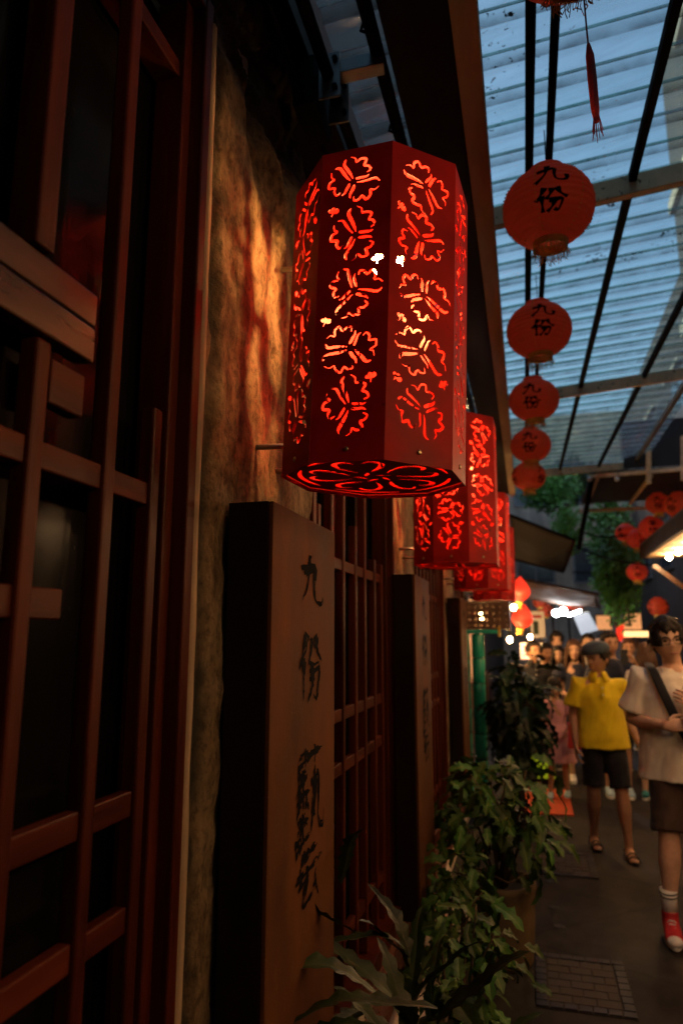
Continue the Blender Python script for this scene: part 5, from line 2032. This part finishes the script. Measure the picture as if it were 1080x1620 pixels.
ph = MB().box(-.036, .036, -.004, .004, -.075, .075).build('phone', MT['rubber'], None, bevel=.006)
ph.location = (q.x, 7.62, q.z + .02)
tag(ph, 'black phone held up behind the yellow polo shirt', 'phone')
crowd('man with pale shirt and a warm-lit face just left of the flat cap', 928, 1000, 10.2, H=1.68, skinm='skinlight', top=('polo', cloth('pale_shirt', (.5, .45, .38))), bottom=('t', brown, 1.85), shoes='shoe', detail=.017)
crowd('woman with brown hair and pale blouse facing away behind the man in the T-shirt', 1018, 1018, 7.9, H=1.58, rz_=R_(165), skinm='skinlight', hairfn=hair_long, hairm='hairbrown', long_hair=.36, top=('tee', cream), bottom=('t', navy, .9), shoes='tealshoe', detail=.016, wide=.95)
crowd('visitor in dark shirt behind the raised phone', 992, 1012, 9.6, H=1.62, skinm='skin', hairfn=hair_short, hairm='hairbrown', top=('tee', cloth('plum_cotton', (.12, .05, .07))), bottom=('t', black, 1.85), shoes='dark', detail=.017)
crowd('visitor with brown hair seen from behind at the foot of the green vines', 1005, 1016, 11.2, H=1.58, rz_=R_(180), hairfn=hair_long, hairm='hairbrown', long_hair=.3, top=('tee', cloth('sand_cotton', (.4, .32, .22))), bottom=('t', navy, 1.85), shoes='shoe', detail=.018)
crowd('visitor in red shirt far back under the floodlights', 945, 1000, 12.8, H=1.66, hairfn=hair_short, top=('tee', cloth('red_cotton', (.4, .05, .04))), bottom=('t', black, 1.85), shoes='dark', detail=.02)
crowd('visitor in white shirt far back below the poster', 860, 1008, 12.2, H=1.62, hairfn=hair_fringe, skinm='skinlight', top=('tee', cream), bottom=('t', navy, 1.85), shoes='white', detail=.02)

# =================================================================== ADDED GLOWING SHOP FRONTS AND SMALL SIGNS IN THE DISTANCE
MT['amberlit'] = M('amber_glow', (.6, .4, .2), .5, var=.5, scale=3, bump=0, emit=(1, .55, .2), estr=1.3)
MT['amberdim'] = M('dim_amber_glow', (.5, .3, .15), .5, var=.5, scale=3, bump=0, emit=(1, .4, .14), estr=.45)
for k, (y, z0, z1, mt, lb) in enumerate(((8.6, 1.1, 2.1, 'amberlit', 'brightest added amber shop front just beyond the tea house'), (10.2, .9, 2.2, 'amberdim', 'dim added amber shop front under the brown awning'), (12.2, 1.0, 2.2, 'amberlit', 'added amber shop front beyond the brown awning'))):
    t = thing('added_shop_glow', lb, 'added shop front', (-.93, y, 0))
    for q in range(2):
        MB().box(-.945, -.9, y + q * .62, y + .58 + q * .62, z0, z1).build('pane', MT[mt], t, world=True)  # glowing panes added to brighten the far end of the lane
    MB().box(-.947, -.86, y - .08, y - .01, .0, z1 + .1).build('post', MT['darkwood'], t, world=True)
    MB().box(-.947, -.86, y + 1.22, y + 1.29, .0, z1 + .1).build('post', MT['darkwood'], t, world=True)
    MB().box(-.947, -.84, y - .08, y + 1.29, z1 + .102, z1 + .2).build('lintel', MT['darkwood'], t, world=True)
    MB().box(-.947, -.75, y, y + 1.2, .0, z0 - .03).build('counter', MT['plank'], t, world=True)
for k, (px_, py_, Y_, w, h, mt, lb) in enumerate(((1000, 985, 14, .3, .34, 'amberdim', 'orange shop sign behind the long-haired visitor'), (1010, 1003, 13.5, .5, .1, 'amberlit', 'long yellow sign under the orange shop sign'),
                                              (872, 945, 14.5, .34, .2, 'amberdim', 'small amber sign left above the floodlights'), (898, 957, 15.5, .3, .16, 'heartglow', 'small red lit sign behind the floodlights'),
                                              (985, 1000, 16, .26, .4, 'heartglow', 'tall red sign far behind the raised phone'), (955, 985, 16, .3, .3, 'amberdim', 'square amber sign far behind the flat cap'))):
    q = at(px_, py_, Y=Y_)
    t = thing('shop_sign', lb, 'sign', q, 0, 'small lit signs far along the lane')
    MB().box(-w / 2, w / 2, 0, .06, -h / 2, h / 2).build('sign_face', MT[mt], t)
    MB().box(-w / 2 - .02, w / 2 + .02, .005, .08, h / 2 + .002, h / 2 + .03).build('sign_frame', MT['darkwood'], t)
    MB().box(-.02, .02, .082, .12, -q.z, h / 2).build('sign_post', MT['darkwood'], t)
for k, (px_, py_, Y_, sc_, lb) in enumerate(((1048, 850, 12.6, 1.0, 'red lantern behind the gold-footed one in the cluster'), (978, 868, 13.5, .9, 'small low red lantern at the left foot of the cluster'), (1076, 828, 11.8, 1.0, 'red lantern cut by the frame at the right of the cluster'))):
    q = at(px_, py_, Y=Y_)
    paper_lantern(lb, q, 'red lanterns hung below the dark canopy', k * 1.3, sc_, top=3.84)
